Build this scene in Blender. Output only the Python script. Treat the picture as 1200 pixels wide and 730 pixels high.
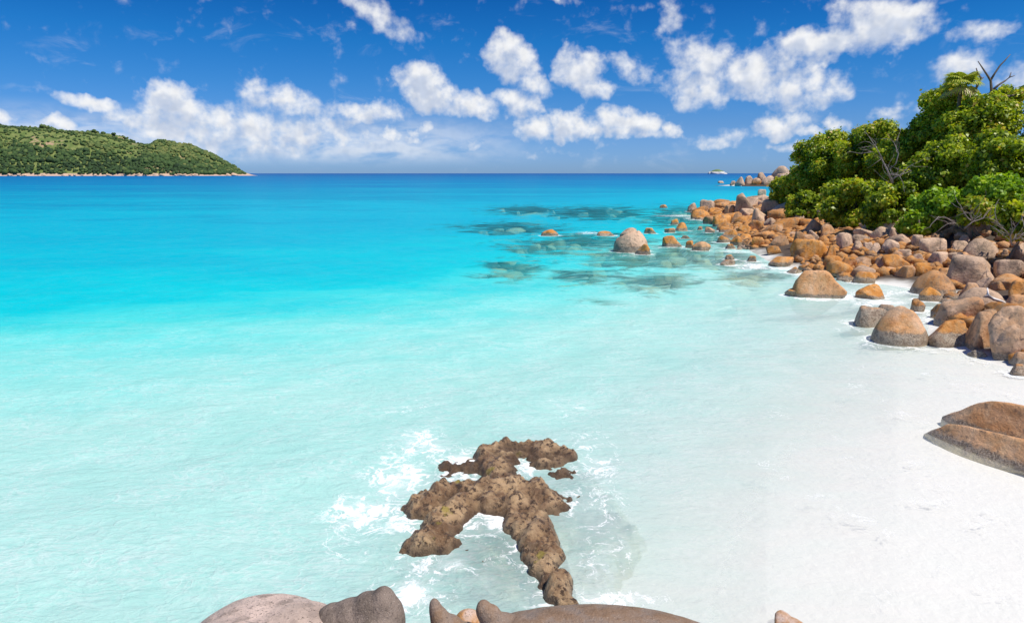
import bpy, bmesh, math, random
import numpy as np
from mathutils import Vector, noise, Matrix

random.seed(7); rng = np.random.default_rng(7)
for o in list(bpy.data.objects): bpy.data.objects.remove(o)
scene = bpy.context.scene
COL = scene.collection
R = math.radians

# ---------------------------------------------------------------- camera
F, PITCH, CAMH = 800.0, math.atan((365 - 203.3) / 800.0), 5.0
cam_d = bpy.data.cameras.new('camera'); cam = bpy.data.objects.new('camera', cam_d); COL.objects.link(cam)
cam_d.lens = 24.0; cam_d.sensor_width = 36.0; cam_d.clip_start = 0.1; cam_d.clip_end = 80000
cam.location = (0, 0, CAMH); cam.rotation_euler = (R(90) - PITCH, 0, 0)
scene.camera = cam
# ---------------------------------------------------------------- light
SUN_EL, SUN_AZ = R(62), R(120)      # azimuth from +Y towards +X
EXPOSURE = 0.15
scene.view_settings.view_transform = 'Standard'; scene.view_settings.look = 'None'
scene.view_settings.exposure = EXPOSURE; scene.view_settings.gamma = 1.0
sd = bpy.data.lights.new('sun', 'SUN'); sd.energy = 4.4; sd.angle = R(0.5); sd.color = (1.0, 0.96, 0.885)
sun = bpy.data.objects.new('sun', sd); COL.objects.link(sun)
sdir = Vector((math.sin(SUN_AZ) * math.cos(SUN_EL), math.cos(SUN_AZ) * math.cos(SUN_EL), math.sin(SUN_EL)))
sun.rotation_euler = sdir.to_track_quat('Z', 'Y').to_euler()
scene.cycles.use_denoising = True
scene.cycles.max_bounces = 6; scene.cycles.transparent_max_bounces = 12
scene.cycles.sample_clamp_indirect = 4.0

def ray(px, py):
    x = (px - 600) / F; y = -(py - 365) / F
    c, s = math.cos(PITCH), math.sin(PITCH)
    return np.array([x, c + y * s, -s + y * c])
def azel(px, py):
    d = ray(px, py); d = d / np.linalg.norm(d)
    return math.degrees(math.atan2(d[0], d[1])), math.degrees(math.asin(d[2]))
def at(px, py, D):                    # the point on a sight line at forward distance D
    d = ray(px, py); return Vector((d[0] / d[1] * D, D, CAMH + d[2] / d[1] * D))
def wat(px, py, z=0.0):               # the point on the water
    d = ray(px, py); t = (z - CAMH) / d[2]; return Vector((d[0] * t, d[1] * t, z))

# ---------------------------------------------------------------- node helper
class NT:
    def __init__(s, tree): s.t = tree; s.t.nodes.clear()
    def n(s, typ, **kw):
        nd = s.t.nodes.new(typ)
        ins = kw.pop('i', {})
        for k, v in kw.items(): setattr(nd, k, v)
        for k, v in ins.items():
            if isinstance(v, bpy.types.NodeSocket): s.t.links.new(v, nd.inputs[k])
            elif v is not None: nd.inputs[k].default_value = v
        return nd
    def m(s, op, a, b=0.0, c=0.0, clamp=False):
        return s.n('ShaderNodeMath', operation=op, use_clamp=clamp, i={0: a, 1: b, 2: c}).outputs[0]
    def vm(s, op, a, b=(0, 0, 0), sc=1.0):
        nd = s.n('ShaderNodeVectorMath', operation=op, i={0: a, 1: b}); nd.inputs[3].default_value = sc
        return nd.outputs[0]
    def sm(s, v, a, b, lo=0.0, hi=1.0):
        return s.n('ShaderNodeMapRange', interpolation_type='SMOOTHSTEP', i={0: v, 1: a, 2: b, 3: lo, 4: hi}).outputs[0]
    def lin(s, v, a, b, lo=0.0, hi=1.0):
        return s.n('ShaderNodeMapRange', i={0: v, 1: a, 2: b, 3: lo, 4: hi}).outputs[0]
    def noise(s, v, scale, det=4, rough=.5, dist=0.0, kind='FBM'):
        return s.n('ShaderNodeTexNoise', noise_type=kind, i={'Vector': v, 'Scale': scale, 'Detail': det, 'Roughness': rough, 'Distortion': dist}).outputs[0]
    def mix(s, f, a, b):
        nd = s.n('ShaderNodeMix', data_type='RGBA'); nd.clamp_factor = True
        for k, v in ((0, f), (6, a), (7, b)):
            if isinstance(v, bpy.types.NodeSocket): s.t.links.new(v, nd.inputs[k])
            else: nd.inputs[k].default_value = v if k == 0 else (tuple(v) + (1,))[:4]
        return nd.outputs[2]
    def ramp(s, f, stops, interp='LINEAR'):
        nd = s.n('ShaderNodeValToRGB', i={0: f}); cr = nd.color_ramp; cr.interpolation = interp
        while len(cr.elements) < len(stops): cr.elements.new(0.5)
        for e, (p, c) in zip(cr.elements, stops): e.position = p; e.color = tuple(c) + (1,)
        return nd.outputs[0]
    def mapping(s, v, loc=(0, 0, 0), rot=(0, 0, 0), sc=(1, 1, 1), vt='POINT'):
        return s.n('ShaderNodeMapping', vector_type=vt, i={'Vector': v, 'Location': loc, 'Rotation': rot, 'Scale': sc}).outputs[0]
def new_mat(name):
    m = bpy.data.materials.new(name); m.use_nodes = True; return m, NT(m.node_tree)
def lin3(r, g, b):
    return tuple(((c / 255) / 12.92 if c / 255 < .04045 else ((c / 255 + .055) / 1.055) ** 2.4) for c in (r, g, b))

# ---------------------------------------------------------------- sky with clouds
world = bpy.data.worlds.new('World'); scene.world = world; world.use_nodes = True
W = NT(world.node_tree)
sky = W.n('ShaderNodeTexSky', sky_type='NISHITA', sun_disc=False, sun_elevation=SUN_EL, sun_rotation=SUN_AZ,
          altitude=0, air_density=1.0, dust_density=0.3, ozone_density=2.5)
skyc = W.n('ShaderNodeHueSaturation', i={'Hue': 0.5, 'Saturation': 1.25, 'Value': 1.0, 'Color': sky.outputs[0]}).outputs[0]
tc = W.n('ShaderNodeTexCoord').outputs['Generated']
sp = W.n('ShaderNodeSeparateXYZ', i={0: tc})
az = W.m('MULTIPLY', W.m('ARCTAN2', sp.outputs[0], sp.outputs[1]), 57.29578)
el = W.m('MULTIPLY', W.m('ARCSINE', sp.outputs[2]), 57.29578)
U = W.n('ShaderNodeCombineXYZ', i={0: az, 1: el, 2: 0.0}).outputs[0]
# px, py, half width, half height, tilt (deg, + = rising to the right), weight
CLOUDS = [(432, 12, 66, 19, -28, .62), (478, 38, 30, 13, -40, .42), (597, 68, 36, 30, -35, .95), (625, 92, 30, 22, -35, .75),
 (680, 80, 34, 30, -20, .95), (697, 103, 30, 20, -10, .85), (500, 103, 42, 31, -25, 1.05), (545, 122, 50, 20, -5, .85), (606, 120, 34, 22, -8, .85),
 (108, 123, 40, 15, -3, .95), (197, 112, 32, 23, 0, 1.0), (212, 133, 60, 24, -6, .95), (170, 148, 60, 20, 0, .62), (300, 158, 170, 36, 0, .8), (200, 148, 80, 30, 0, .88),
 (318, 112, 40, 22, -12, .78), (350, 130, 55, 26, -8, .6), (430, 131, 60, 18, 0, .82), (66, 149, 24, 13, 0, .9), (2, 138, 24, 17, 0, .8), (290, 140, 60, 24, 0, .5),
 (456, 158, 18, 11, 0, .75), (495, 150, 30, 11, 0, .62), (488, 163, 22, 8, 0, .6), (375, 160, 50, 12, 0, .6),
 (626, 152, 26, 20, 0, .95), (662, 146, 26, 26, 0, 1.05), (690, 152, 40, 16, 0, .85), (735, 143, 50, 20, 0, .95), (740, 157, 60, 9, 0, .8), (786, 153, 15, 12, 0, .85),
 (1035, 32, 75, 33, 12, 1.0), (960, 52, 80, 28, 8, 1.0), (1000, 20, 40, 24, 0, .8), (1060, 40, 50, 22, 20, .7),
 (825, 90, 60, 42, 0, .8), (880, 88, 80, 34, -10, .95), (935, 105, 66, 30, -8, .85), (805, 60, 40, 26, 30, .62), (745, 84, 38, 18, -25, .52),
 (790, 20, 26, 26, 0, .6), (740, 10, 34, 10, 0, .35), (645, -2, 40, 10, 0, .6), (915, 147, 40, 17, 0, .95), (940, 155, 34, 8, 0, .7), (984, 146, 17, 13, 0, .8),
 (1147, 38, 44, 18, 0, .68), (1130, 78, 50, 24, 0, .66), (1200, 85, 40, 26, 0, .65), (1075, 125, 30, 9, 0, .5), (1040, 132, 30, 9, 0, .5), (862, 152, 26, 12, 0, .5), (925, 173, 26, 7, 0, .62),
 (840, 165, 30, 9, 0, .5), (708, 172, 16, 6, 0, .55), (560, 172, 40, 8, 0, .45), (412, 30, 14, 12, -40, .4), (552, 66, 12, 12, -40, .35), (635, 180, 50, 6, 0, .4),
 (1330, 60, 70, 40, 0, .8), (-150, 90, 90, 40, 0, .9), (-60, 30, 60, 16, 20, .4)]
grp = bpy.data.node_groups.new('cloud_density', 'ShaderNodeTree')
grp.interface.new_socket('P', in_out='INPUT', socket_type='NodeSocketVector')
grp.interface.new_socket('D', in_out='OUTPUT', socket_type='NodeSocketFloat'); grp.interface.new_socket('S', in_out='OUTPUT', socket_type='NodeSocketFloat')
G = NT(grp); gi = G.n('NodeGroupInput').outputs[0]
wn = G.n('ShaderNodeTexNoise', i={'Vector': gi, 'Scale': .42, 'Detail': 3.0}).outputs['Color']
gp = G.vm('ADD', gi, G.vm('SCALE', G.vm('SUBTRACT', wn, (.5, .5, .5)), sc=2.2))
wn2 = G.n('ShaderNodeTexNoise', i={'Vector': gi, 'Scale': 1.9, 'Detail': 3.0}).outputs['Color']
gp = G.vm('ADD', gp, G.vm('SCALE', G.vm('SUBTRACT', wn2, (.5, .5, .5)), sc=.6))
acc = None
for (x, y, rx, ry, tilt, w) in CLOUDS:
    a0, e0 = azel(x, y); a1, _ = azel(x + rx, y); _, e1 = azel(x, y - ry)
    mp = G.mapping(gp, (a0, e0, 0), (0, 0, R(tilt)), (abs(a1 - a0) * 1.12, abs(e1 - e0) * 1.12, 1), 'TEXTURE')
    g = G.n('ShaderNodeTexGradient', gradient_type='SPHERICAL', i={0: mp}).outputs[1]
    g = G.m('MULTIPLY', G.m('POWER', g, .55), w)
    acc = g if acc is None else G.n('ShaderNodeMath', operation='SMOOTH_MAX', i={0: acc, 1: g, 2: .12}).outputs[0]
f1 = G.noise(gi, .62, 9, .52, .1)
f2 = G.noise(gi, 2.8, 5, .55)
acc2 = G.m('SUBTRACT', G.m('MULTIPLY', acc, 1.25), .22)
shd = G.m('ADD', acc2, G.m('MULTIPLY', G.m('SUBTRACT', G.noise(gi, .8, 2, .5, .15), .5), 1.6))
d = G.m('ADD', acc2, G.m('MULTIPLY', G.m('SUBTRACT', f1, .5), 1.5))
d = G.m('ADD', d, G.m('MULTIPLY', G.m('SUBTRACT', f2, .5), .22))
G.n('NodeGroupOutput', i={0: d, 1: shd})
def cloud(v): 
    nd = W.n('ShaderNodeGroup'); nd.node_tree = grp; W.t.links.new(v, nd.inputs[0]); return nd.outputs
dn = cloud(U)[0]
dup_ = cloud(W.vm('ADD', U, (.4, .8, 0)))[1]
alpha = W.sm(dn, .0, .82)
wisp = W.sm(W.noise(W.mapping(U, rot=(0, 0, R(-20)), sc=(.5, 1.1, 1)), .45, 8, .6, .6), .55, .85, 0, .38)
bank = W.m('MULTIPLY', W.sm(W.noise(W.mapping(U, sc=(.5, 1.6, 1)), .5, 7, .55, .3), .28, .60, 0, .65), W.m('MULTIPLY', W.sm(az, 6, -12), W.m('MULTIPLY', W.sm(el, .2, 1.6), W.sm(el, 5.2, 2.5))))
alpha = W.m('MAXIMUM', alpha, W.m('MAXIMUM', wisp, bank))
alpha = W.m('MULTIPLY', alpha, W.sm(el, .1, 2.0, .25, 1.0))
thick = W.sm(dup_, .15, .95)
ccol = W.mix(thick, (1.0, 1.0, 1.0), (.62, .69, .83))
detail = W.lin(W.noise(U, 1.6, 5, .5), .3, .7, .93, 1.04)
ccol = W.vm('SCALE', ccol); 
W.t.links.new(detail, ccol.node.inputs[3])
hz = W.m('POWER', W.lin(el, 0, 9.0, 1.0, 0.0), 1.6)
SKYK = 0.094
skyk = W.vm('SCALE', skyc, sc=SKYK)
# tropical sky: clear deep blue overhead paling to the horizon
tint = W.ramp(W.lin(el, 0, 40), [(0, (.37, .66, 1.50)), (.03, (.34, .62, 1.42)), (.0925, (.29, .54, 1.08)), (.17, (.18, .53, 1.0)), (.25, (.09, .51, .95)), (.33, (.05, .41, .83)), (1, (.22, .48, .85))])
skyt = W.vm('MULTIPLY', skyk, tint)
final = W.mix(W.m('MULTIPLY', alpha, .94), skyt, W.vm('SCALE', ccol, sc=.86))
bg = W.n('ShaderNodeBackground', i={'Color': final, 'Strength': 1.0})
W.n('ShaderNodeOutputWorld', i={0: bg.outputs[0]})
world.cycles.sampling_method = 'MANUAL'; world.cycles.sample_map_resolution = 512

# ---------------------------------------------------------------- object helpers
def tag(o, label=None, cat=None, group=None, kind=None):
    if label: o['label'] = label
    if cat: o['category'] = cat
    if group: o['group'] = group
    if kind: o['kind'] = kind
    return o
def mesh_obj(name, verts, faces, mat, parent=None, smooth=True, loc=None):
    me = bpy.data.meshes.new(name)
    verts = np.asarray(verts, dtype=np.float32)
    if isinstance(faces, np.ndarray):
        nf, k = faces.shape
        me.vertices.add(len(verts)); me.vertices.foreach_set('co', verts.ravel())
        me.loops.add(nf * k); me.loops.foreach_set('vertex_index', faces.ravel().astype(np.int32))
        me.polygons.add(nf); me.polygons.foreach_set('loop_start', np.arange(0, nf * k, k, dtype=np.int32))
        me.update(calc_edges=True)
    else: me.from_pydata([tuple(v) for v in verts], [], faces)
    if smooth: me.polygons.foreach_set('use_smooth', [True] * len(me.polygons))
    me.materials.append(mat)
    o = bpy.data.objects.new(name, me); COL.objects.link(o)
    if parent: o.parent = parent
    if loc is not None: o.location = loc
    return o
def empty(name, loc=(0, 0, 0)):
    o = bpy.data.objects.new(name, None); COL.objects.link(o); o.location = loc; return o
def fattr(o, name, vals):
    a = o.data.attributes.new(name, 'FLOAT', 'POINT'); a.data.foreach_set('value', np.asarray(vals, dtype=np.float32))

# ---------------------------------------------------------------- terrain function
SHORE = [(12.9, 17.0), (12.5, 20), (14.4, 23.3), (18.0, 26.0), (18.0, 29.3), (15.4, 33.5), (14.6, 38), (15.6, 45), (18.5, 55), (20.5, 66), (21.5, 80),
         (24.5, 93), (34, 96), (60, 92), (130, 110), (400, 160), (400, -200), (-400, -200), (-400, -60), (-60, -14), (-12, -7), (6, -4), (12, 4), (13.5, 11)]
SH = np.array(SHORE)
def sdist(X, Y):
    X = np.asarray(X, float); Y = np.asarray(Y, float)
    dmin = np.full(X.shape, 1e9); inside = np.zeros(X.shape, bool)
    n = len(SH)
    for i in range(n):
        a = SH[i]; b = SH[(i + 1) % n]; ab = b - a
        t = np.clip(((X - a[0]) * ab[0] + (Y - a[1]) * ab[1]) / (ab @ ab), 0, 1)
        dmin = np.minimum(dmin, np.hypot(X - a[0] - t * ab[0], Y - a[1] - t * ab[1]))
        c = ((a[1] > Y) != (b[1] > Y)) & (X < (b[0] - a[0]) * (Y - a[1]) / (b[1] - a[1] + 1e-12) + a[0])
        inside ^= c
    return np.where(inside, dmin, -dmin)
DX = np.array([-200, 0, 300, 600, 750, 900, 1050, 1200, 1500], float)
DY = np.array([204, 207, 212, 220, 230, 245, 262, 280, 305, 335, 365, 400, 440, 500, 600, 730, 1100], float)
DT = np.array([
 [22, 22, 22, 22, 22, 22, 22, 22, 22],
 [16, 16, 16, 16, 16, 16, 16, 14, 14],
 [12.5, 12.5, 12.2, 12, 11.5, 11, 10, 9, 9],
 [10, 10, 9.6, 9.2, 8.8, 8, 7, 6, 6],
 [8.4, 8.2, 8.0, 7.4, 6.8, 4.5, 4, 4, 4],
 [7.2, 7.0, 6.9, 6.2, 5.2, 2.5, 2, 2, 2],
 [6.4, 6.3, 6.2, 5.2, 3.9, 1.8, 1.2, 1, 1],
 [5.8, 5.7, 5.5, 4.3, 3.0, 1.4, 1, 1, 1],
 [5.1, 5.0, 4.6, 3.5, 2.4, 1.2, .8, .6, .6],
 [4.3, 4.2, 3.8, 2.9, 2.1, 1.15, .6, .4, .4],
 [3.6, 3.5, 3.1, 2.3, 1.75, 1.05, .5, .3, .2],
 [2.8, 2.75, 2.35, 1.85, 1.5, .95, .38, .15, .1],
 [2.2, 2.15, 1.9, 1.6, 1.25, .75, .22, .08, .05],
 [1.75, 1.7, 1.6, 1.35, .95, .42, .12, .06, .05],
 [1.5, 1.45, 1.4, 1.1, .62, .24, .1, .05, .05],
 [1.35, 1.3, 1.25, .9, .48, .2, .1, .05, .05],
 [1.1, 1.1, 1.0, .7, .4, .2, .1, .05, .05]])
def depth_xy(X, Y):
    X = np.asarray(X, float); Y = np.asarray(Y, float)
    Yc = np.maximum(Y, 2.0)
    c, s = math.cos(PITCH), math.sin(PITCH)
    zc = c * Yc + s * CAMH
    px = np.clip(600 + F * X / zc, DX[0], DX[-1]); py = np.clip(365 - F * (s * Yc - c * CAMH) / zc, DY[0], DY[-1])
    i = np.clip(np.searchsorted(DX, px) - 1, 0, len(DX) - 2); j = np.clip(np.searchsorted(DY, py) - 1, 0, len(DY) - 2)
    u = (px - DX[i]) / (DX[i + 1] - DX[i]); v = (py - DY[j]) / (DY[j + 1] - DY[j])
    return (DT[j, i] * (1 - u) + DT[j, i + 1] * u) * (1 - v) + (DT[j + 1, i] * (1 - u) + DT[j + 1, i + 1] * u) * v
def height(X, Y):
    X = np.asarray(X, float); Y = np.asarray(Y, float)
    s = sdist(X, Y); d = depth_xy(X, Y)
    rock = np.clip((Y - 12) / 6, 0, 1)
    l1, l2 = .2 * rock + .07 * (1 - rock), .30 * rock + .07 * (1 - rock)
    land = np.where(s < 8, l1 * s, l1 * 8 + l2 * (s - 8)); land = 11 * np.tanh(land / 11)
    land = land * np.clip(1.25 - (Y - 60) / 120, .35, 1.0)
    sea = -d * np.clip(-s / 4, 0, 1)
    z = np.where(s > 0, land, sea)
    hd = 5.5 * np.exp(-(((X - 128) / 30) ** 2 + ((Y - 285) / 14) ** 2)) + 7 * np.exp(-(((X - 185) / 45) ** 2 + ((Y - 300) / 30) ** 2))
    return np.where(hd > .4, np.maximum(z, hd - .6), z)
def hit(px, py):
    dr = ray(px, py); lo = 2.0
    D = np.concatenate([np.arange(3, 60, .1), np.arange(60, 500, .6)])
    X = dr[0] / dr[1] * D; Z = CAMH + dr[2] / dr[1] * D
    H = np.maximum(height(X, D), 0)
    k = np.argmax(Z <= H)
    return float(X[k]), float(D[k]), float(H[k])

# ---------------------------------------------------------------- polar sheets (water and ground)
def rings():
    r = [1.2]
    while r[-1] < 60: r.append(r[-1] * 1.009)
    while r[-1] < 130: r.append(r[-1] * 1.015)
    while r[-1] < 45000: r.append(r[-1] * 1.05)
    return np.array(r)
def polar_grid():
    rr = rings()
    th = np.concatenate([np.linspace(-180, -55, 40, endpoint=False), np.linspace(-55, 55, 340, endpoint=False), np.linspace(55, 180, 40, endpoint=False)])
    T = np.radians(th); n, m = len(rr), len(T)
    X = np.outer(rr, np.sin(T)); Y = np.outer(rr, np.cos(T))
    V = np.stack([X.ravel(), Y.ravel()], 1); V = np.vstack([V, [[0, 0]]])
    i = np.arange(n - 1)[:, None] * m; j = np.arange(m)[None, :]; j2 = (j + 1) % m
    Fq = np.stack([i + j, i + m + j, i + m + j2, i + j2], -1).reshape(-1, 4)[:, ::-1]
    k = n * m; jj = np.arange(m)
    cen = np.stack([np.full(m, k), jj, (jj + 1) % m, (jj + 1) % m], 1)
    return V, Fq, m
PV, PF, PM = polar_grid()
hgt = height(PV[:, 0], PV[:, 1]); sd_ = sdist(PV[:, 0], PV[:, 1])

# reef zone (submerged rubble beside the boulders)
REEF = [(600, 317, 45, 13), (680, 325, 50, 13), (620, 247, 55, 7), (600, 268, 75, 9), (700, 250, 80, 10), (740, 300, 80, 17), (690, 285, 80, 15), (800, 255, 60, 16), (800, 300, 60, 20),
        (765, 330, 60, 15), (850, 305, 50, 20), (880, 325, 45, 12), (700, 352, 34, 5), (640, 290, 60, 12), (830, 275, 50, 20)]
def blobs(lst, X, Y, gain=1.0):
    c, s = math.cos(PITCH), math.sin(PITCH); Yc = np.maximum(Y, .5)
    zc = c * Yc + s * CAMH; px = 600 + F * X / zc; py = 365 - F * (s * Yc - c * CAMH) / zc
    out = np.zeros(len(X))
    for b in lst:
        w = b[4] if len(b) > 4 else 1.0
        out = np.maximum(out, w * np.exp(-(((px - b[0]) / b[2]) ** 2 + ((py - b[1]) / b[3]) ** 2)))
    out[Y < 3] = 0
    return out * gain
reef = blobs(REEF, PV[:, 0], PV[:, 1])

# ground sheet: sand under the water, litter under the bushes
gm, N = new_mat('sand_and_earth')
pos = N.n('ShaderNodeNewGeometry').outputs['Position']
la = N.n('ShaderNodeAttribute', attribute_name='land').outputs['Fac']
ra = N.n('ShaderNodeAttribute', attribute_name='reef').outputs['Fac']
sand = N.mix(N.noise(pos, .8, 5), (.80, .775, .70), (.70, .67, .60))
sand = N.mix(N.noise(pos, 40, 3), sand, (.74, .72, .66))
earth = N.mix(N.noise(pos, 2.5, 8, .7), (.03, .022, .016), (.13, .085, .055))
rn = N.noise(pos, .8, 6, .6)
rub = N.mix(N.noise(pos, 3, 5), (.08, .11, .06), (.32, .28, .17))
c = N.mix(N.m('MULTIPLY', ra, N.sm(rn, .38, .55)), sand, rub)
c = N.mix(N.sm(N.m('ADD', la, N.lin(N.noise(pos, .6, 4), 0, 1, -1, 1)), .1, 1.2), c, earth)
bmp = N.n('ShaderNodeBump', i={'Strength': .5, 'Distance': .05, 'Height': N.noise(pos, 6, 6, .6)})
bs = N.n('ShaderNodeBsdfPrincipled', i={'Base Color': c, 'Roughness': .9, 'Normal': bmp.outputs[0]})
N.n('ShaderNodeOutputMaterial', i={0: bs.outputs[0]})
gz = hgt - .02
gz = np.where((sd_ < 0) & (hgt < -25), -25, gz)
ground = mesh_obj('ground', np.column_stack([PV, gz])[:-1], PF, gm)
tag(ground, kind='structure', label='white sand seabed and shore ground under the boulders')
rockland = np.where(PV[:, 1] > 14, sd_, -5.0); rockland = np.where((PV[:, 1] > 200) & (hgt > -4), 3, rockland)
fattr(ground, 'land', rockland[:-1]); fattr(ground, 'reef', reef[:-1])

# ---------------------------------------------------------------- rocks
rm, N = new_mat('granite')
geo = N.n('ShaderNodeNewGeometry'); pos = geo.outputs['Position']; spz = N.n('ShaderNodeSeparateXYZ', i={0: pos}).outputs[2]
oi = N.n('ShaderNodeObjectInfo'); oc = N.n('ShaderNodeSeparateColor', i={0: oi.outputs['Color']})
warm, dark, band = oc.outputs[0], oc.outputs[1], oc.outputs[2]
rnd = oi.outputs['Random']
offs = N.n('ShaderNodeVectorMath', operation='SCALE', i={0: (37.0, 11.0, 23.0)}); N.t.links.new(rnd, offs.inputs[3])
p2 = N.vm('ADD', pos, offs.outputs[0])
n1 = N.noise(p2, .9, 6, .6, .4); n2 = N.noise(p2, 5, 6, .65); n3 = N.noise(p2, 38, 3, .6)
streak = N.noise(N.mapping(p2, sc=(2.6, 2.6, .7)), 1.6, 5, .6, .5)
pink = N.mix(N.sm(n1, .35, .65), (.76, .52, .35), (.55, .37, .24))
pink = N.mix(N.sm(n2, .5, .75), pink, (.25, .185, .14))
orange = N.mix(N.sm(n1, .35, .68), (.72, .30, .055), (.50, .19, .035))
orange = N.mix(N.sm(streak, .42, .68), orange, (.66, .36, .14))
orange = N.mix(N.sm(n2, .55, .72), orange, (.20, .095, .035))
wf = N.m('ADD', warm, N.lin(n1, 0, 1, -.35, .35))
wf = N.m('SUBTRACT', wf, N.sm(spz, 1.0, 2.6, 0, .35))
base = N.mix(N.sm(wf, .2, .8), pink, orange)
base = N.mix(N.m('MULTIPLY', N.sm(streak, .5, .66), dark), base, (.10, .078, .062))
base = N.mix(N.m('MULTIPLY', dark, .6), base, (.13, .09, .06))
lich = N.sm(N.noise(p2, 1.5, 7, .7, .3), .53, .62)
base = N.mix(N.m('MULTIPLY', lich, .62), base, (.16, .12, .085))
pale = N.sm(N.noise(N.vm('ADD', p2, (9, 4, 2)), .8, 5, .55), .56, .7)
base = N.mix(N.m('MULTIPLY', pale, .45), base, (.74, .52, .36))
speck = N.lin(n3, .3, .7, .90, 1.08)
base = N.vm('SCALE', base); N.t.links.new(speck, base.node.inputs[3])
zz = N.m('ADD', spz, N.lin(n2, 0, 1, -.16, .16))
wl = N.sm(N.m('SUBTRACT', zz, N.m('MULTIPLY', band, .6)), .02, .10, 1, 0)
gband = N.mix(N.sm(N.m('ADD', n3, N.m('MULTIPLY', N.m('SUBTRACT', n2, .5), .8)), .38, .6), (.13, .105, .08), (.40, .34, .26))
base = N.mix(N.m('MULTIPLY', wl, .85), base, gband)
base = N.mix(N.sm(zz, -.1, .06, 1, 0), base, (.62, .53, .33))
pit = N.noise(p2, 14, 5, .7); crack = N.n('ShaderNodeTexVoronoi', feature='DISTANCE_TO_EDGE', i={'Vector': N.vm('ADD', p2, N.vm('SCALE', N.n('ShaderNodeTexNoise', i={'Vector': p2, 'Scale': 1.1, 'Detail': 4.0}).outputs['Color'], sc=1.2)), 'Scale': .42})
ck = N.sm(crack.outputs[0], 0.0, .018, 0, 1)
ckm = N.sm(N.noise(p2, .5, 2), .54, .62)
ck = N.m('SUBTRACT', 1.0, N.m('MULTIPLY', N.m('SUBTRACT', 1.0, ck), ckm))
hh = N.m('ADD', N.m('ADD', N.m('MULTIPLY', n2, .9), N.m('MULTIPLY', pit, .35)), N.m('MULTIPLY', ck, .0))
bmp = N.n('ShaderNodeBump', i={'Strength': .75, 'Distance': .10, 'Height': hh})
rough = N.lin(wl, 0, 1, .82, .45)
bs = N.n('ShaderNodeBsdfPrincipled', i={'Base Color': base, 'Roughness': rough, 'Normal': bmp.outputs[0], 'Specular IOR Level': .35})
N.n('ShaderNodeOutputMaterial', i={0: bs.outputs[0]})
ROCK = rm

_ico = {}
def ico(sub):
    if sub not in _ico:
        bm = bmesh.new(); bmesh.ops.create_icosphere(bm, subdivisions=sub, radius=1.0)
        v = np.array([x.co[:] for x in bm.verts]); f = np.array([[q.index for q in p.verts] for p in bm.faces]); bm.free()
        v /= np.linalg.norm(v, axis=1)[:, None]; _ico[sub] = (v, f)
    return _ico[sub]
def rock_verts(sub, seed, angular=.5, rough=.05, cuts=None, tap=.13):
    rg = np.random.default_rng(seed); v, f = ico(sub)
    k = 12 if angular > .45 else (20 if angular > .15 else 30)
    n = rg.normal(size=(k, 3)); n /= np.linalg.norm(n, axis=1)[:, None]
    h = rg.uniform(.80 - .2 * angular, 1.05, k)
    if angular > .15:
        ax = np.array([[0, 0, 1], [0, 0, -1]], float); n = np.vstack([n, ax]); h = np.append(h, rg.uniform(.85, 1.0, 2))
    n = n / np.linalg.norm(n, axis=1)[:, None]
    p = 7 + 30 * angular
    dt = np.maximum(v @ n.T / h, 0)
    r = (dt ** p).sum(1) ** (-1 / p); r = np.minimum(r, 1.35)
    if angular <= .15: r = r / r.mean() * .25 + .75
    r = r[:, None] * np.column_stack([1 - tap * v[:, 2], 1 - tap * v[:, 2], np.ones(len(v))])
    ext = np.abs(v * r).max(0)
    off = Vector(rg.uniform(-50, 50, 3))
    nz = np.array([noise.fractal(Vector(q) * 1.3 + off, 1.0, 2.1, 5) for q in v])
    r = r * (1 + rough * nz)[:, None]
    if cuts:
        for (cn, depth) in cuts:      # a split: a narrow groove along a plane
            cn = np.array(cn, float); cn /= np.linalg.norm(cn); dd = np.abs(v @ cn - depth)
            r = r * (1 - .13 * np.exp(-(dd / .03) ** 2))[:, None]
    return v * r / ext, f
ROCKS_IN_WATER = []
def setcol(o, warm, dark=0., band=.3): o.color = (warm, dark, band, 1)
def place_rock(px0, px1, pt, pb, warm, label, dark=0., band=.3, seed=None, ang=.5, dep=.9, sub=4, cuts=None, group='granite boulders along the shore', yaw=None, name='granite_boulder', tap=.13, sink=.85, rgh=.06, tilt=0):
    seed = seed if seed is not None else int(px0 * 7 + pt * 13)
    rg = random.Random(seed)
    cx = (px0 + px1) / 2
    x, y, z = hit(cx, pb)
    dist = math.hypot(y, CAMH - z)
    w = (px1 - px0) / F * dist
    ang_v = math.atan2(CAMH - z, y)
    d = w * dep
    hv = (pb - pt) / F * dist
    h = max(hv - d * .35 * math.sin(ang_v), w * .22)
    Hh = h * (1 + sink)                # full height, part of it in the ground
    v, f = rock_verts(sub, seed, ang, rgh, cuts, tap)
    yawv = rg.uniform(-.5, .5) if yaw is None else yaw
    o = mesh_obj(name, v, f, ROCK)
    o.scale = (w / 2, d / 2, Hh / 2)
    o.rotation_euler = (0, R(tilt), yawv * .6)
    o.location = (x * (1 + d / 2 / max(y, 1) * .0), y + d * .40, z + h - Hh / 2)
    setcol(o, warm, dark, band)
    tag(o, label, 'boulder', group)
    if z <= .05: ROCKS_IN_WATER.append((o.location.x, o.location.y, w / 2, d / 2))
    return o

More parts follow.
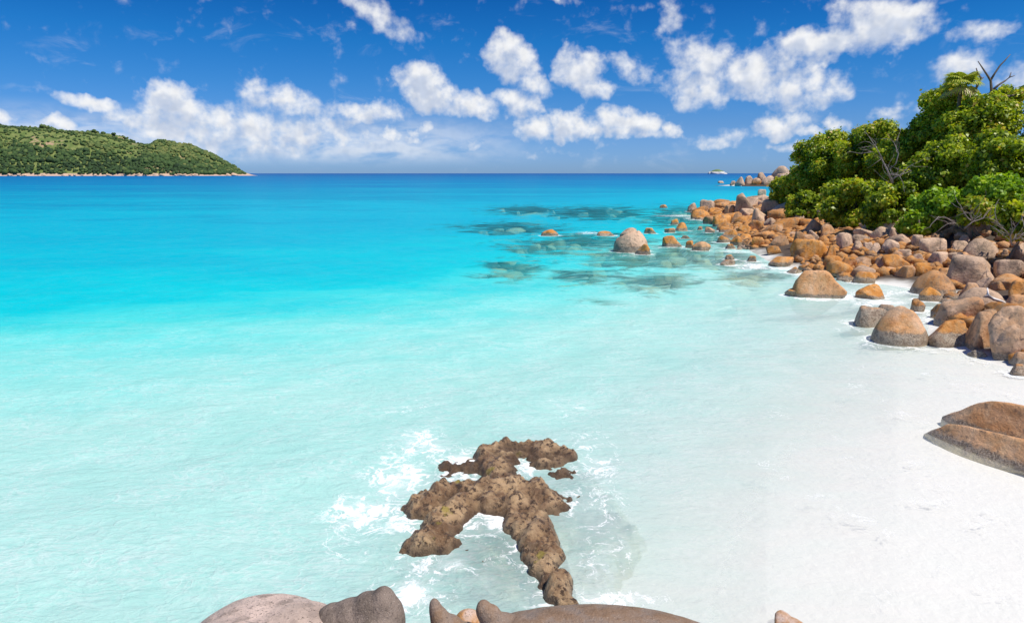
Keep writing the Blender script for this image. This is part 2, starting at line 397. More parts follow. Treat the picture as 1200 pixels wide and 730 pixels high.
# (left, right, top, foot, warmth, dark, label, options)
B = [
 (806, 819, 238, 249, .25, .0, 'round pink boulder at the seaward tip of the rock pile', dict(ang=.3)),
 (821, 843, 234, 249, .15, .1, 'large pinkish grey boulder second from the seaward tip', dict(ang=.5)),
 (817, 826, 245, 250, .9, .0, 'small orange rock wedged between the two tip boulders', {}),
 (839, 849, 234, 243, .2, .1, 'pink rock peeping over the back of the pile behind the second tip boulder', {}),
 (848, 861, 237, 244, .3, .0, 'flat pink rock left of the tilted grey slab', {}),
 (831, 849, 243, 251, .85, .0, 'orange ledge at the foot of the large pinkish tip boulder', {}),
 (857, 871, 234, 241, .2, .0, 'pale rock behind the tilted grey slab', {}),
 (861, 891, 227, 251, .0, .35, 'big tilted grey slab standing highest at the seaward end', dict(ang=.9, dep=.5, tilt=-18)),
 (848, 868, 241, 254, .6, .0, 'pale orange block below the tilted grey slab', dict(ang=.8)),
 (868, 890, 245, 256, .25, .0, 'light slab under the right foot of the tilted grey slab', dict(ang=.9)),
 (824, 838, 254, 263, .6, .8, 'dark wet brown rock at the waterline by the breaking foam', dict(ang=.6)),
 (837, 862, 252, 266, .9, .0, 'broad bright orange rock right of the dark wet brown one', dict(ang=.7)),
 (858, 877, 250, 263, .5, .35, 'brownish block between the broad orange rock and the pale block', dict(ang=.8)),
 (881, 904, 245, 264, .15, .05, 'pale pink square topped block in the middle of the far pile', dict(ang=.9)),
 (842, 863, 261, 271, .75, .5, 'olive brown rounded rock below the broad orange one', {}),
 (879, 898, 258, 272, .7, .2, 'orange brown boulder below the square topped pink block', {}),
 (847, 871, 269, 279, .95, .0, 'orange wedge shaped rock near the waterline of the far pile', dict(ang=.8)),
 (839, 862, 276, 285, .9, .1, 'long orange rock with a dark seaward end', dict(ang=.7)),
 (858, 873, 276, 288, .9, .1, 'orange rock right of the long one with the dark end', {}),
 (880, 898, 277, 290, .95, .0, 'tall orange rock at the waterline left of the olive slab', dict(ang=.6)),
 (889, 900, 222, 235, .1, .0, 'pink rock at the far left foot of the bushes', {}),
 (888, 901, 236, 244, .25, .1, 'flat pink slab just below the first bush', dict(ang=.8)),
 (895, 924, 233, 249, .2, .25, 'wide cracked pink rock beneath the leftmost bush', dict(ang=.8)),
 (897, 913, 255, 267, .1, .3, 'grey pink boulder with a shaded right side in the far pile', {}),
 (912, 935, 246, 256, .3, .1, 'low pink slab in front of the leftmost bush', dict(ang=.8)),
 (914, 930, 258, 268, .7, .2, 'orange brown rock in the hollow below the low pink slab', {}),
 (866, 884, 264, 275, .9, .1, 'plain orange boulder in the middle of the far pile', {}),
 (930, 945, 252, 262, .2, .4, 'shaded pink rock at the edge of the bush shadow', {}),
 (927, 945, 271, 291, .6, .45, 'upright brown cracked boulder right of the olive slab', dict(ang=.8)),
 (902, 928, 276, 288, .45, .45, 'flat olive grey slab above the small cove', dict(ang=.9)),
 (933, 972, 280, 303, .9, .0, 'large faceted orange boulder at the head of the small cove', dict(ang=1.0)),
 (944, 964, 270, 283, .3, .1, 'ringed tan boulder above the large faceted one', dict(ang=.4)),
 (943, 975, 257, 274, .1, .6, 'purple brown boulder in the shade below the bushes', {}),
 (900, 918, 288, 298, .8, .3, 'wet orange rock at the cove edge below the olive slab', {}),
 (967, 985, 288, 303, .85, .1, 'orange boulder right of the large faceted one', dict(ang=.7)),
 (982, 1003, 273, 291, .1, .05, 'pink boulder split by a curved crack', dict(ang=.3, cuts=[((1, .1, .35), .1)])),
 (1000, 1014, 283, 297, .3, .1, 'tan boulder touching the split pink one', {}),
 (1012, 1026, 284, 296, .3, .1, 'tan lumpy rock second to the right of the split pink boulder', {}),
 (1020, 1038, 285, 296, .05, .0, 'pale grey rock left of the round pink boulder', {}),
 (1038, 1059, 281, 296, .1, .05, 'round pink boulder below the bright shrub', dict(ang=.25)),
 (985, 1008, 302, 317, 1.0, .0, 'orange block with a dark left face', dict(ang=.95)),
 (1003, 1030, 302, 314, .4, .4, 'flat grey slab right of the orange block', dict(ang=1.0)),
 (1000, 1036, 312, 327, .35, .7, 'long dark olive rock behind the yellow oval one', dict(ang=.5)),
 (1028, 1048, 303, 316, .3, .4, 'grey sloping rock with an orange right end', dict(ang=.8)),
 (1056, 1075, 293, 302, .1, .0, 'flat white pink rock right of the round pink boulder', dict(ang=.6)),
 (1070, 1089, 296, 310, .3, .1, 'pink angular rock leaning below the largest pale boulder', dict(ang=.8)),
 (1040, 1072, 298, 316, .85, .15, 'broad rusty orange rock in the middle of the rubble', dict(ang=.7)),
 (1052, 1075, 311, 325, .6, .2, 'lower rusty rock just above the narrow inlet', dict(ang=.8)),
 (1074, 1101, 308, 322, .9, .15, 'orange rock with a dark hollow above the big domed boulder', dict(ang=.6)),
 (1081, 1117, 279, 300, .0, .0, 'largest pale pink boulder at the edge of the bushes', dict(ang=.25, tap=.1)),
 (1089, 1117, 296, 313, .1, .0, 'pale pink boulder just below the largest pale one', dict(ang=.6)),
 (1117, 1144, 283, 297, .2, .35, 'brown pink rock between the pale boulder and the big shaded dome', {}),
 (1125, 1142, 276, 288, .1, .3, 'small pink rock under the overhanging leaves', {}),
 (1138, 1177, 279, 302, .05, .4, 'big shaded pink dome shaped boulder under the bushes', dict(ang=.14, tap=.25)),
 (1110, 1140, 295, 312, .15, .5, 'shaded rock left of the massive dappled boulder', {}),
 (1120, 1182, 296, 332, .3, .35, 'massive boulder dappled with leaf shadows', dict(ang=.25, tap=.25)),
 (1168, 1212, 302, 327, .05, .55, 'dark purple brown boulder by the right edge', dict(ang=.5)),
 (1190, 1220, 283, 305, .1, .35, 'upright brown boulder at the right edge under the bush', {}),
 (1174, 1186, 291, 302, .35, .0, 'small tan rock on the shoulder of the shaded dome', {}),
 (1172, 1215, 321, 337, .6, .1, 'long tan slab below the dark purple brown boulder', dict(ang=.8)),
 (1166, 1189, 327, 340, .65, .1, 'smooth tan oval rock by the end of the long tan slab', dict(ang=.4)),
 (1148, 1168, 325, 338, .3, .2, 'light cobble below the massive dappled boulder', {}),
 (1190, 1222, 330, 350, .75, .1, 'orange rock at the right edge above the driftwood', dict(ang=.7)),
 (1079, 1130, 316, 347, .6, .25, 'big domed boulder stained olive and orange', dict(ang=.14, tap=.3)),
 (1080, 1109, 335, 354, 1.0, .0, 'orange rock with a dark hole in front of the big domed boulder', dict(ang=.4)),
 (1130, 1162, 332, 352, .45, .05, 'flat tan boulder behind the smooth pink one', dict(ang=.6)),
 (1139, 1192, 337, 364, .1, .05, 'smooth pinkish boulder with the white branch lying on it', dict(ang=.14, dep=1.1)),
 (1108, 1161, 347, 379, .4, .15, 'ridged tan boulder with folded brown left face', dict(ang=.95)),
 (1188, 1222, 346, 364, .6, .2, 'brown rock at the right edge beyond the driftwood', {}),
 (1070, 1090, 350, 366, .8, .5, 'small wet rust rock in the gap behind the great wet footed boulder', {}),
 (1094, 1112, 356, 372, .7, .5, 'small mossy rock in the gap left of the ridged tan boulder', {}),
 (1096, 1147, 374, 406, .75, .1, 'orange faceted boulder with grey foot beside the milky water', dict(ang=1.0, band=.6)),
 (1134, 1182, 360, 408, .5, .15, 'tall leaning brown boulder with a shaded hollow face', dict(ang=.8, band=.2)),
 (1170, 1226, 360, 420, .45, .1, 'great split boulder at the right edge', dict(ang=.7, cuts=[((.1, .1, 1), .12), ((1, .2, -.1), -.35)])),
 (1187, 1212, 413, 429, .6, .4, 'small brown rock at the foot of the great split boulder', {}),
 (1189, 1208, 428, 442, .9, .1, 'yellow green rock at the right edge in the white wash', dict(group='rocks standing in the water')),
 (1141, 1164, 411, 419, .35, .5, 'low sliver of brown rock awash in white foam', dict(ang=.4, sink=1.2)),
 (937, 1006, 317, 351, .55, .0, 'large smooth pale orange slab rising from the milky water', dict(ang=.75, band=.15, dep=.75)),
 (1011, 1051, 334, 351, .9, .0, 'orange wedge rock alone in the inlet', dict(ang=.6, band=.1)),
 (1003, 1036, 317, 333, 1.0, .0, 'yellow orange oval rock at the mouth of the inlet', dict(ang=.2, band=.35)),
 (1004, 1052, 358, 384, .55, .1, 'grey footed low rock left of the great wet footed boulder', dict(ang=.8, band=.9)),
 (1029, 1054, 357, 370, .2, .6, 'small dark rock behind the grey footed low rock', {}),
 (1034, 1099, 357, 406, .6, .0, 'great orange boulder with a wide grey wet foot in the milky water', dict(ang=.14, band=.55, tap=.24, seed=23, rgh=.08)),
 (791, 811, 260, 271, .95, .0, 'rounded orange rock in the shallows right of the big lone boulder', dict(ang=.3)),
 (786, 797, 257, 264, .9, .0, 'smaller orange rock just behind the rounded one in the shallows', {}),
 (779, 792, 267, 273, .9, .0, 'low orange rock in the shallows', {}),
 (777, 800, 277, 290, .95, .0, 'orange hump left of the pair in the shallows', dict(ang=.3)),
 (804, 815, 282, 291, .95, .0, 'little orange rock between two humps in the shallows', {}),
 (813, 834, 283, 294, .9, .0, 'orange hump right of the little one in the shallows', dict(ang=.3)),
 (798, 809, 276, 280, .9, .0, 'flat orange rock above the humps in the shallows', {}),
 (817, 825, 266, 270, .9, .0, 'tiny orange rock left of the pink topped one', {}),
 (826, 839, 266, 273, .5, .0, 'small pink topped rock near the dark wet brown one', {}),
 (850, 866, 286, 292, .9, .1, 'low orange rock just off the cove', {}),
 (774, 785, 240, 244, .9, .0, 'farthest small orange rock alone off the tip', {}),
 (634, 656, 268, 277, 1.0, .0, 'small orange rock farthest left in the bay', dict(ang=.25)),
 (701, 724, 273, 277, .8, .1, 'barely showing orange rock left of the big lone boulder', dict(sink=1.0)),
 (756, 771, 267, 274, .9, .0, 'small orange rock behind the big lone boulder', {}),
 (745, 765, 286, 299, .95, .0, 'orange rock tucked against the right foot of the big lone boulder', {}),
 (720, 763, 267, 296, .08, .05, 'big lone rounded boulder standing in the bay', dict(ang=.12, sub=5, rgh=.03, yaw=0, band=.5, seed=11, cuts=[((-.25, .1, 1), .78)])),
 (851, 863, 298, 305, .9, .3, 'small dark topped orange rock off the cove', {}),
 (845, 864, 305, 311, 1.0, .0, 'flat yellow lichen rock off the cove', {}),
 (876, 889, 300, 307, .95, .1, 'small orange rock with foam streaming past', {}),
 (904, 933, 301, 313, .95, .0, 'triangular orange rock in the cove', dict(ang=.8)),
 (923, 944, 313, 321, .8, .4, 'low olive rock awash in the cove', {}),
 (924, 948, 337, 348, .9, .05, 'small orange rock in front of the large smooth slab', dict(ang=.4)),
 (1022, 1034, 343, 349, .6, .1, 'little pinkish stone left of the orange wedge', {}),
 (863, 876, 208, 217, .1, .0, 'pale round boulder at the tip of the far headland', dict(group='boulders of the far headland', sub=3)),
 (874, 885, 206, 215, .3, .1, 'pinkish boulder second from the tip of the far headland', dict(group='boulders of the far headland', sub=3)),
 (882, 894, 208, 217, .8, .0, 'orange slab low on the far headland', dict(group='boulders of the far headland', sub=3)),
 (888, 902, 201, 213, .0, .3, 'grey domed boulder in the middle of the far headland', dict(group='boulders of the far headland', sub=3)),
 (894, 912, 207, 217, .5, .1, 'low pink slab in front of the grey headland dome', dict(group='boulders of the far headland', sub=3)),
 (906, 932, 195, 212, .0, .15, 'largest grey boulder crowning the far headland', dict(group='boulders of the far headland', sub=3)),
 (910, 935, 204, 214, .2, .05, 'long pale slab under the largest headland boulder', dict(group='boulders of the far headland', sub=3)),
 (928, 950, 194, 210, .0, .35, 'grey boulder beside the largest one on the far headland', dict(group='boulders of the far headland', sub=3)),
 (842, 849, 212, 215, .2, .1, 'tiny pale rock alone off the far headland', dict(group='boulders of the far headland', sub=3)),
 (856, 864, 212, 216, .2, .1, 'small low rock touching the tip of the far headland', dict(group='boulders of the far headland', sub=3)),
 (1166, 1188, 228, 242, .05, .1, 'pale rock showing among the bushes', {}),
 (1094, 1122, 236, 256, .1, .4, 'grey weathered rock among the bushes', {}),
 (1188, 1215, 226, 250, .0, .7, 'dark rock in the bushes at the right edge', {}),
 (1068, 1092, 276, 292, .1, .4, 'grey pink ledge left of the largest pale boulder', dict(ang=.8)),
 (1040, 1056, 268, 284, .1, .2, 'pinkish rock below the yellow green shrub', {}),
]
for b in B:
    o = place_rock(b[0], b[1], b[2], b[3], b[4], b[6], dark=b[5], **b[7])
hero_xy = [(o.location.x, o.location.y, max(o.scale.x, o.scale.y)) for o in COL.objects if o.name.startswith('granite_boulder')]

# filler boulders packed between them
VAR = []
for k in range(16):
    v, f = rock_verts(3, 900 + k, .4 + .7 * (k % 4) / 3, .07)
    o = mesh_obj('shore_boulder', v, f, ROCK); VAR.append(o.data); bpy.data.objects.remove(o)
def add_var(x, y, z, sx, sy, sz, name, warm, dark, band=.25):
    o = bpy.data.objects.new(name, random.choice(VAR)); COL.objects.link(o)
    o.location = (x, y, z); o.scale = (sx, sy, sz); o.rotation_euler = (random.uniform(-.35, .35), random.uniform(-.35, .35), random.uniform(0, 6.28))
    setcol(o, warm, dark, band); return o
def inlet(x, y):
    zc_ = math.cos(PITCH) * y + math.sin(PITCH) * CAMH; px = 600 + F * x / zc_; py = 365 - F * (math.sin(PITCH) * y - math.cos(PITCH) * CAMH) / zc_
    return (955 < px < 1092 and 330 < py < 392) or (820 < px < 932 and 293 < py < 345) or (px < 1100 and py > 352) or (px < 1185 and py > 402) or (1128 < px < 1196 and 332 < py < 372)
placed = list(hero_xy)
rr_ = random.Random(3); cnt = 0; tries = 0
while cnt < 165 and tries < 60000:
    tries += 1
    y = 18 + 78 * rr_.random() ** 1.15
    s0 = rr_.uniform(-.6, 9.5)
    # x on the line of inland distance s0
    k = np.searchsorted([p[1] for p in SHORE[:12]], y); k = min(max(k, 1), 11)
    a, b_ = SHORE[k - 1], SHORE[k]; t = (y - a[1]) / (b_[1] - a[1]); x = a[0] + t * (b_[0] - a[0]) + s0 * 1.05
    s = float(sdist(np.array([x]), np.array([y]))[0])
    if s < -.5 or s > 10: continue
    z = float(height(np.array([x]), np.array([y]))[0])
    w = (.34 + .95 * rr_.random() ** 2.0) * (1.0 + .006 * y) * (.75 if s < 2 else 1)
    if any((x - q[0]) ** 2 + (y - q[1]) ** 2 < (w * .62 + q[2] * .62) ** 2 for q in placed): continue
    if 600 + x / y * 800 > 1260: continue
    if inlet(x, y): continue
    placed.append((x, y, w)); cnt += 1
    warm = max(0, min(1, 1.15 - s * .10 + rr_.uniform(-.5, .2)))
    o = add_var(x, y, z + w * .12, w * rr_.uniform(.85, 1.25), w * rr_.uniform(.55, 1.0), w * rr_.uniform(.36, .82), 'shore_boulder', warm, rr_.choice([0, 0, .1, .3, .6]))
    far = 'far' if y > 52 else ('middle' if y > 33 else 'near')
    row = 0 if s < 2.5 else (1 if s < 6 else 2)
    desc = ['weathered boulder of the lowest row at the waterline', 'boulder packed in the middle rows of the rubble bank', 'boulder of the top row below the bushes'][row]
    tag(o, f'small {["orange", "tan orange", "pinkish"][row]} {desc}, {far} part', 'boulder', f'{desc.split(" of ")[0]} row {["low", "middle", "top"][row]} {far}')
    if z < .05: ROCKS_IN_WATER.append((x, y, w, w))
# small stones between the boulders: one uncountable mass
sv, sf = ico(1); VV = []; FF = []; off = 0
for i in range(3200):
    y = 17.5 + 76 * rr_.random() ** 1.2; k = min(max(np.searchsorted([p[1] for p in SHORE[:12]], y), 1), 11)
    a, b_ = SHORE[k - 1], SHORE[k]; t = (y - a[1]) / (b_[1] - a[1]); x = a[0] + t * (b_[0] - a[0]) + rr_.uniform(-.8, 10)
    if inlet(x, y): continue
    z = float(height(np.array([x]), np.array([y]))[0]); w = rr_.uniform(.12, .36) * (1 + .006 * y)
    dirs = sv * (1 + rng.uniform(-.22, .22, (len(sv), 1)))
    m3 = np.array(Matrix.Rotation(rr_.uniform(0, 6.28), 3, 'Z')); q = (dirs * [w, w * rr_.uniform(.6, 1), w * rr_.uniform(.5, .8)]) @ m3.T
    VV.append(q + [x, y, z + w * .2]); FF.append(sf + off); off += len(sv)
stn = mesh_obj('small_stones', np.vstack(VV), np.vstack(FF), ROCK, smooth=False); setcol(stn, .75, .3, .2)
tag(stn, 'small loose stones filling the gaps between the shore boulders', 'stones', kind='stuff')

# submerged rocks of the reef
sub_spots = [(588, 317, 46, 9, 'broad pale rock under water farthest left of the drowned rocks'), (668, 325, 44, 9, 'drowned dark rock right of the broad pale one'), (706, 352, 52, 6, 'pale drowned slab nearest the milky water'),
 (620, 249, 44, 4, 'long drowned rock far out in the bay'), (598, 281, 40, 5, 'drowned pale slab left of the small orange rock'), (672, 284, 34, 4, 'flat drowned rock between the orange rock and the lone boulder'),
 (680, 268, 24, 4, 'drowned brown rock behind the barely showing orange rock'), (700, 309, 24, 7, 'dark drowned lump below the lone boulder'), (762, 333, 36, 6, 'drowned brown rock in the greenest shallows'),
 (778, 302, 24, 6, 'drowned rock at the foot of the lone boulder group'), (834, 337, 18, 4, 'small drowned rock nearest the pale sand'), (845, 318, 26, 5, 'long drowned rock below the yellow lichen rock'),
 (870, 330, 22, 4, 'faint drowned rock before the large smooth slab'), (735, 255, 30, 5, 'drowned rock far behind the lone boulder'), (826, 300, 24, 5, 'drowned rock under the humps in the shallows'), (655, 344, 30, 5, 'faint drowned slab left of the pale drowned slab'), (805, 323, 40, 7, 'mottled drowned rock in the middle of the green shallows')]
for i, (px, py, w, h, lab) in enumerate(sub_spots):
    p = wat(px, py); sc_ = p.y / F
    v, f = rock_verts(4, 300 + i, .4, .12)
    o = mesh_obj('submerged_rock', v, f, ROCK); o.scale = (w * sc_ / 2, w * sc_ * .42, .75)
    o.location = (p.x, p.y, -.88); setcol(o, .25, .1, .3)
    tag(o, lab, 'rock', 'drowned rocks under the clear water')
for i in range(95):
    q = REEF[rr_.randrange(len(REEF))]; px = q[0] + rr_.gauss(0, .55) * q[2]; py = q[1] + rr_.gauss(0, .55) * q[3]
    p = wat(px, py); s = float(sdist(np.array([p.x]), np.array([p.y]))[0])
    if s > -.5: continue
    w = rr_.uniform(.5, 1.7)
    o = add_var(p.x, p.y, -.62 + rr_.uniform(-.3, .12), w * .8, w * rr_.uniform(.4, .7), rr_.uniform(.3, .5), 'submerged_rock', .3, .4)
    o.rotation_euler = (0, 0, rr_.uniform(0, 6.28)); tag(o, 'dim drowned rock among the mottled reef beside the boulder shore', 'rock', 'dim drowned rocks of the reef')

# ---------------------------------------------------------------- rocks joined from lobes (foreground)
def lobed(name, ells, vox, disp, seed, mat, smooth_it=6):
    bm = bmesh.new()
    for (c, r, rot) in ells:
        M = Matrix.Translation(c) @ Matrix.Rotation(R(rot[2]), 4, 'Z') @ Matrix.Rotation(R(rot[1]), 4, 'Y') @ Matrix.Rotation(R(rot[0]), 4, 'X') @ Matrix.Diagonal((*r, 1))
        bmesh.ops.create_icosphere(bm, subdivisions=4, radius=1, matrix=M)
    me = bpy.data.meshes.new(name); bm.to_mesh(me); bm.free()
    o = bpy.data.objects.new(name, me); COL.objects.link(o)
    md = o.modifiers.new('r', 'REMESH'); md.mode = 'VOXEL'; md.voxel_size = vox
    md = o.modifiers.new('s', 'SMOOTH'); md.iterations = smooth_it; md.factor = .8
    dg = bpy.context.evaluated_depsgraph_get(); me2 = bpy.data.meshes.new_from_object(o.evaluated_get(dg))
    n = len(me2.vertices); co = np.zeros(n * 3); me2.vertices.foreach_get('co', co); co = co.reshape(-1, 3)
    nn = np.zeros(n * 3); me2.vertices.foreach_get('normal', nn); nn = nn.reshape(-1, 3)
    off = Vector((seed * 3.1, seed * 1.7, seed))
    a = np.array([noise.fractal(Vector(q) * .9 + off, 1.0, 2.0, 7) for q in co])
    co = co + nn * (a * disp)[:, None]
    me2.vertices.foreach_set('co', co.ravel()); me2.update()
    me2.polygons.foreach_set('use_smooth', [True] * len(me2.polygons)); me2.materials.clear(); me2.materials.append(mat)
    o.modifiers.clear(); o.data = me2; return o

# close granite: greyer, grainier
fm, N = new_mat('weathered_granite')
pos = N.n('ShaderNodeNewGeometry').outputs['Position']
oc = N.n('ShaderNodeSeparateColor', i={0: N.n('ShaderNodeObjectInfo').outputs['Color']})
n1 = N.noise(pos, 1.3, 6, .6, .3); n2 = N.noise(pos, 7, 6, .65); n3 = N.noise(pos, 60, 3, .7); n4 = N.noise(pos, 150, 2, .6)
c1 = N.mix(N.sm(n1, .4, .62), (.68, .51, .42), (.50, .375, .30))
c1 = N.mix(N.sm(n2, .48, .62), c1, (.38, .285, .23))
cg = N.mix(N.sm(n2, .42, .66), (.25, .19, .15), (.145, .11, .085))
base = N.mix(N.sm(N.m('ADD', oc.outputs[1], N.lin(n1, 0, 1, -.6, .6)), .42, .58), c1, cg)
base = N.mix(N.sm(n3, .57, .68), base, (.10, .075, .06))
base = N.mix(N.m('MULTIPLY', N.sm(N.noise(pos, 130, 2, .5), .62, .74), .6), base, (.62, .52, .44))
base = N.mix(N.m('MULTIPLY', oc.outputs[0], N.sm(n2, .3, .6)), base, (.50, .25, .09))
hh = N.m('ADD', N.m('ADD', N.m('MULTIPLY', n2, 1.0), N.m('MULTIPLY', n3, .28)), N.m('MULTIPLY', n4, .10))
bmp = N.n('ShaderNodeBump', i={'Strength': .8, 'Distance': .045, 'Height': hh})
bs = N.n('ShaderNodeBsdfPrincipled', i={'Base Color': base, 'Roughness': .85, 'Normal': bmp.outputs[0], 'Specular IOR Level': .3})
N.n('ShaderNodeOutputMaterial', i={0: bs.outputs[0]}); FG = fm

def V3(*a): return Vector(a)
def tl(px, py, D, r, dx=0.0, rot=(0, 0, 0)):   # a lobe whose upper outline passes through the point seen at (px, py)
    d_ = ray(px, py); m_ = -d_[2] / d_[1]; p = at(px, py, D)
    cy = p.y - .35 * r[1]; cz = p.z + m_ * (p.y - cy) - math.sqrt(r[2] ** 2 + (m_ * r[1]) ** 2)
    return (Vector((p.x + dx, cy, cz)), r, rot)
o = lobed('granite_boulder', [tl(318, 694, 4.3, (.66, .62, .55)), tl(352, 700, 4.2, (.50, .5, .5)), tl(300, 722, 4.0, (1.1, .8, .9)), tl(330, 775, 3.8, (1.4, 1.0, 1.7))], .03, .035, 3, FG, 8)
setcol(o, 0, .0); tag(o, 'pale pinkish grey boulder at the bottom edge left of the darker knob', 'boulder', 'foreground boulders')
o = lobed('granite_boulder', [tl(450, 687, 4.15, (.085, .12, .14)), tl(459, 697, 4.15, (.09, .12, .2)), tl(436, 694, 4.15, (.13, .12, .12)), tl(415, 702, 4.15, (.15, .12, .12)), tl(394, 708, 4.15, (.12, .12, .1)), tl(440, 716, 4.1, (.27, .25, .4)), tl(440, 770, 4.0, (.40, .5, 1.6))], .018, .035, 5, FG, 4)
setcol(o, 0, .62); tag(o, 'dark grey knobbly rock beside the pale foreground boulder', 'boulder', 'foreground boulders')
o = lobed('granite_boulder', [tl(692, 706, 4.15, (1.02, .45, .40)), tl(640, 713, 4.1, (.55, .4, .4)), tl(740, 714, 4.1, (.8, .4, .4)), tl(680, 760, 4.0, (1.45, .8, 1.7)),
    tl(511, 700, 4.1, (.042, .05, .10), 0, (0, -10, 0)), tl(516, 709, 4.1, (.06, .07, .10), 0, (0, -14, 0)), tl(525, 719, 4.1, (.11, .1, .1)), tl(540, 729, 4.1, (.2, .14, .12)),
    tl(567, 702, 4.1, (.05, .06, .07)), tl(574, 707, 4.1, (.075, .07, .07)), tl(588, 716, 4.1, (.15, .12, .10)), tl(560, 742, 4.05, (.45, .3, .5))], .014, .02, 8, FG, 3)
setcol(o, .25, .68); tag(o, 'dark brown grey boulder with two upright horns at the bottom centre', 'boulder', 'foreground boulders')
o = lobed('granite_boulder', [tl(549, 711, 4.35, (.11, .10, .10)), tl(552, 730, 4.4, (.18, .18, .9)), tl(552, 760, 4.4, (.35, .35, 1.4))], .02, .015, 9, FG, 4)
setcol(o, 1.0, .1); tag(o, 'small orange rock between the two horns of the foreground boulder', 'boulder', 'foreground boulders')
p = wat(919, 734)
v, f = rock_verts(4, 77, .5, .06); o = mesh_obj('granite_boulder', v, f, FG); o.scale = (.19, .24, .2); o.location = (p.x, p.y - .10, -.03); setcol(o, .7, .25)
tag(o, 'small tan rock half cut by the bottom edge in the pale wash', 'boulder', 'foreground boulders')

# the two long rocks lying side by side at the right
def long_rock(ax, ay, bx, by, wid, hgt_, seed, label, warm, dark, z0=0.0, band=.12):
    L = math.hypot(bx - ax, by - ay); v, f = rock_verts(5, seed, .55, .05)
    v[:, 0] = np.sign(v[:, 0]) * np.abs(v[:, 0]) ** .62; o = mesh_obj('granite_boulder', v, f, ROCK); o.scale = (L / 2, wid / 2, hgt_ / 2 * 2.1)
    o.location = ((ax + bx) / 2, (ay + by) / 2, z0 + hgt_ - hgt_ / 2 * 2.1); o.rotation_euler = (0, R(-3), math.atan2(by - ay, bx - ax))
    setcol(o, warm, dark, band); tag(o, label, 'boulder', 'long rocks lying side by side'); return o
a = wat(1074, 503); b_ = wat(1300, 572)
long_rock(a.x, a.y, b_.x, b_.y, 1.0, .42, 47, 'front one of two long tan rocks lying side by side, dark along its foot', .5, .0)
a = wat(1112, 492); b_ = wat(1330, 555)
long_rock(a.x, a.y + .22, b_.x, b_.y + .22, .95, .66, 42, 'rear one of two long tan rocks lying side by side', .5, .0)

# ---------------------------------------------------------------- the wave washed rock
def wp(px, py): q = wat(px, py); return (q.x, q.y)
RID = [ # polyline in the water plane, radius, crest height
 ([(572, 532), (602, 526), (636, 528), (652, 533)], .46, .20), ([(585, 532), (590, 562)], .40, .20), ([(630, 532), (640, 545)], .36, .06),
 ([(500, 590), (522, 578), (550, 578)], .44, .30), ([(545, 578), (600, 578), (640, 588)], .50, .34), ([(575, 592), (610, 596)], .42, .32),
 ([(540, 596), (512, 618), (504, 640)], .38, .24), ([(505, 630), (520, 642)], .32, .22), ([(604, 600), (624, 628), (636, 652)], .40, .34), ([(636, 652), (645, 685), (664, 712)], .28, .20),
 ([(655, 548), (695, 572), (708, 606)], .45, -.10), ([(640, 545), (690, 590)], .5, -.16), ([(560, 640), (585, 690)], .75, -.2), ([(455, 640), (480, 665)], .45, -.3), ([(530, 670), (610, 700)], .6, -.22), ([(670, 600), (680, 650)], .42, -.22), ([(530, 545), (565, 540)], .42, .0), ([(545, 620), (575, 640)], .35, -.17)]
cen = wat(595, 610); gx = np.arange(-2.9, 2.9, .028); gy = np.arange(-3.1, 3.6, .028)
GX, GY = np.meshgrid(gx + cen.x, gy + cen.y); Z = np.full(GX.shape, -3.0); ex = np.zeros(GX.shape)
warpx = np.zeros(GX.shape); warpy = np.zeros(GX.shape); fb = np.zeros(GX.shape); fb2 = np.zeros(GX.shape); fb3 = np.zeros(GX.shape)
for i in range(GX.shape[0]):
    for j in range(GX.shape[1]):
        q = Vector((GX[i, j], GY[i, j], 3.3)); w_ = noise.noise_vector(q * 1.6); w2 = noise.noise_vector(q * 5.0)
        warpx[i, j] = w_.x * .2 + w2.x * .09; warpy[i, j] = w_.y * .2 + w2.y * .09; fb[i, j] = noise.fractal(q * 3.2, .8, 2.1, 6); fb2[i, j] = noise.voronoi(q * 7)[0][0]; fb3[i, j] = noise.ridged_multi_fractal(q * 1.9, 1.0, 2.1, 4, 1.0, 2.0) - 1.1
for (pl, rad, ch) in RID:
    pts = [wp(*p) for p in pl]; dm = np.full(GX.shape, 1e9)
    for (a, b_) in zip(pts[:-1], pts[1:]):
        a = np.array(a); b_ = np.array(b_); ab = b_ - a; X = GX + warpx; Y = GY + warpy
        t = np.clip(((X - a[0]) * ab[0] + (Y - a[1]) * ab[1]) / (ab @ ab), 0, 1); dm = np.minimum(dm, np.hypot(X - a[0] - t * ab[0], Y - a[1] - t * ab[1]))
    prof = (ch * .42 if ch > 0 else ch) + .07 - (np.maximum(dm / rad, 0) ** 2.5) * (.32 if ch > 0 else .26)
    k = .06; h_ = np.clip(.5 + .5 * (prof - Z) / k, 0, 1); Z = Z * (1 - h_) + prof * h_ + k * h_ * (1 - h_)
Z = Z + fb * .10 + fb3 * .11 - .07 * fb2 + .02
Z = np.maximum(Z, -1.6)
n_, m_ = Z.shape; idx = np.arange(n_ * m_).reshape(n_, m_)
fq = np.stack([idx[:-1, :-1], idx[:-1, 1:], idx[1:, 1:], idx[1:, :-1]], -1).reshape(-1, 4)
zq = Z.ravel()[fq].max(1); fq = fq[zq > -1.55]
used = np.unique(fq); remap = -np.ones(n_ * m_, int); remap[used] = np.arange(len(used))
sm_, N = new_mat('barnacled_rock')
pos = N.n('ShaderNodeNewGeometry').outputs['Position']; spz = N.n('ShaderNodeSeparateXYZ', i={0: pos}).outputs[2]
n1 = N.noise(pos, 2.2, 7, .65, .5); n2 = N.noise(pos, 11, 6, .7); n3 = N.noise(pos, 45, 4, .7)
base = N.mix(N.sm(n1, .38, .62), (.56, .37, .20), (.21, .115, .055))
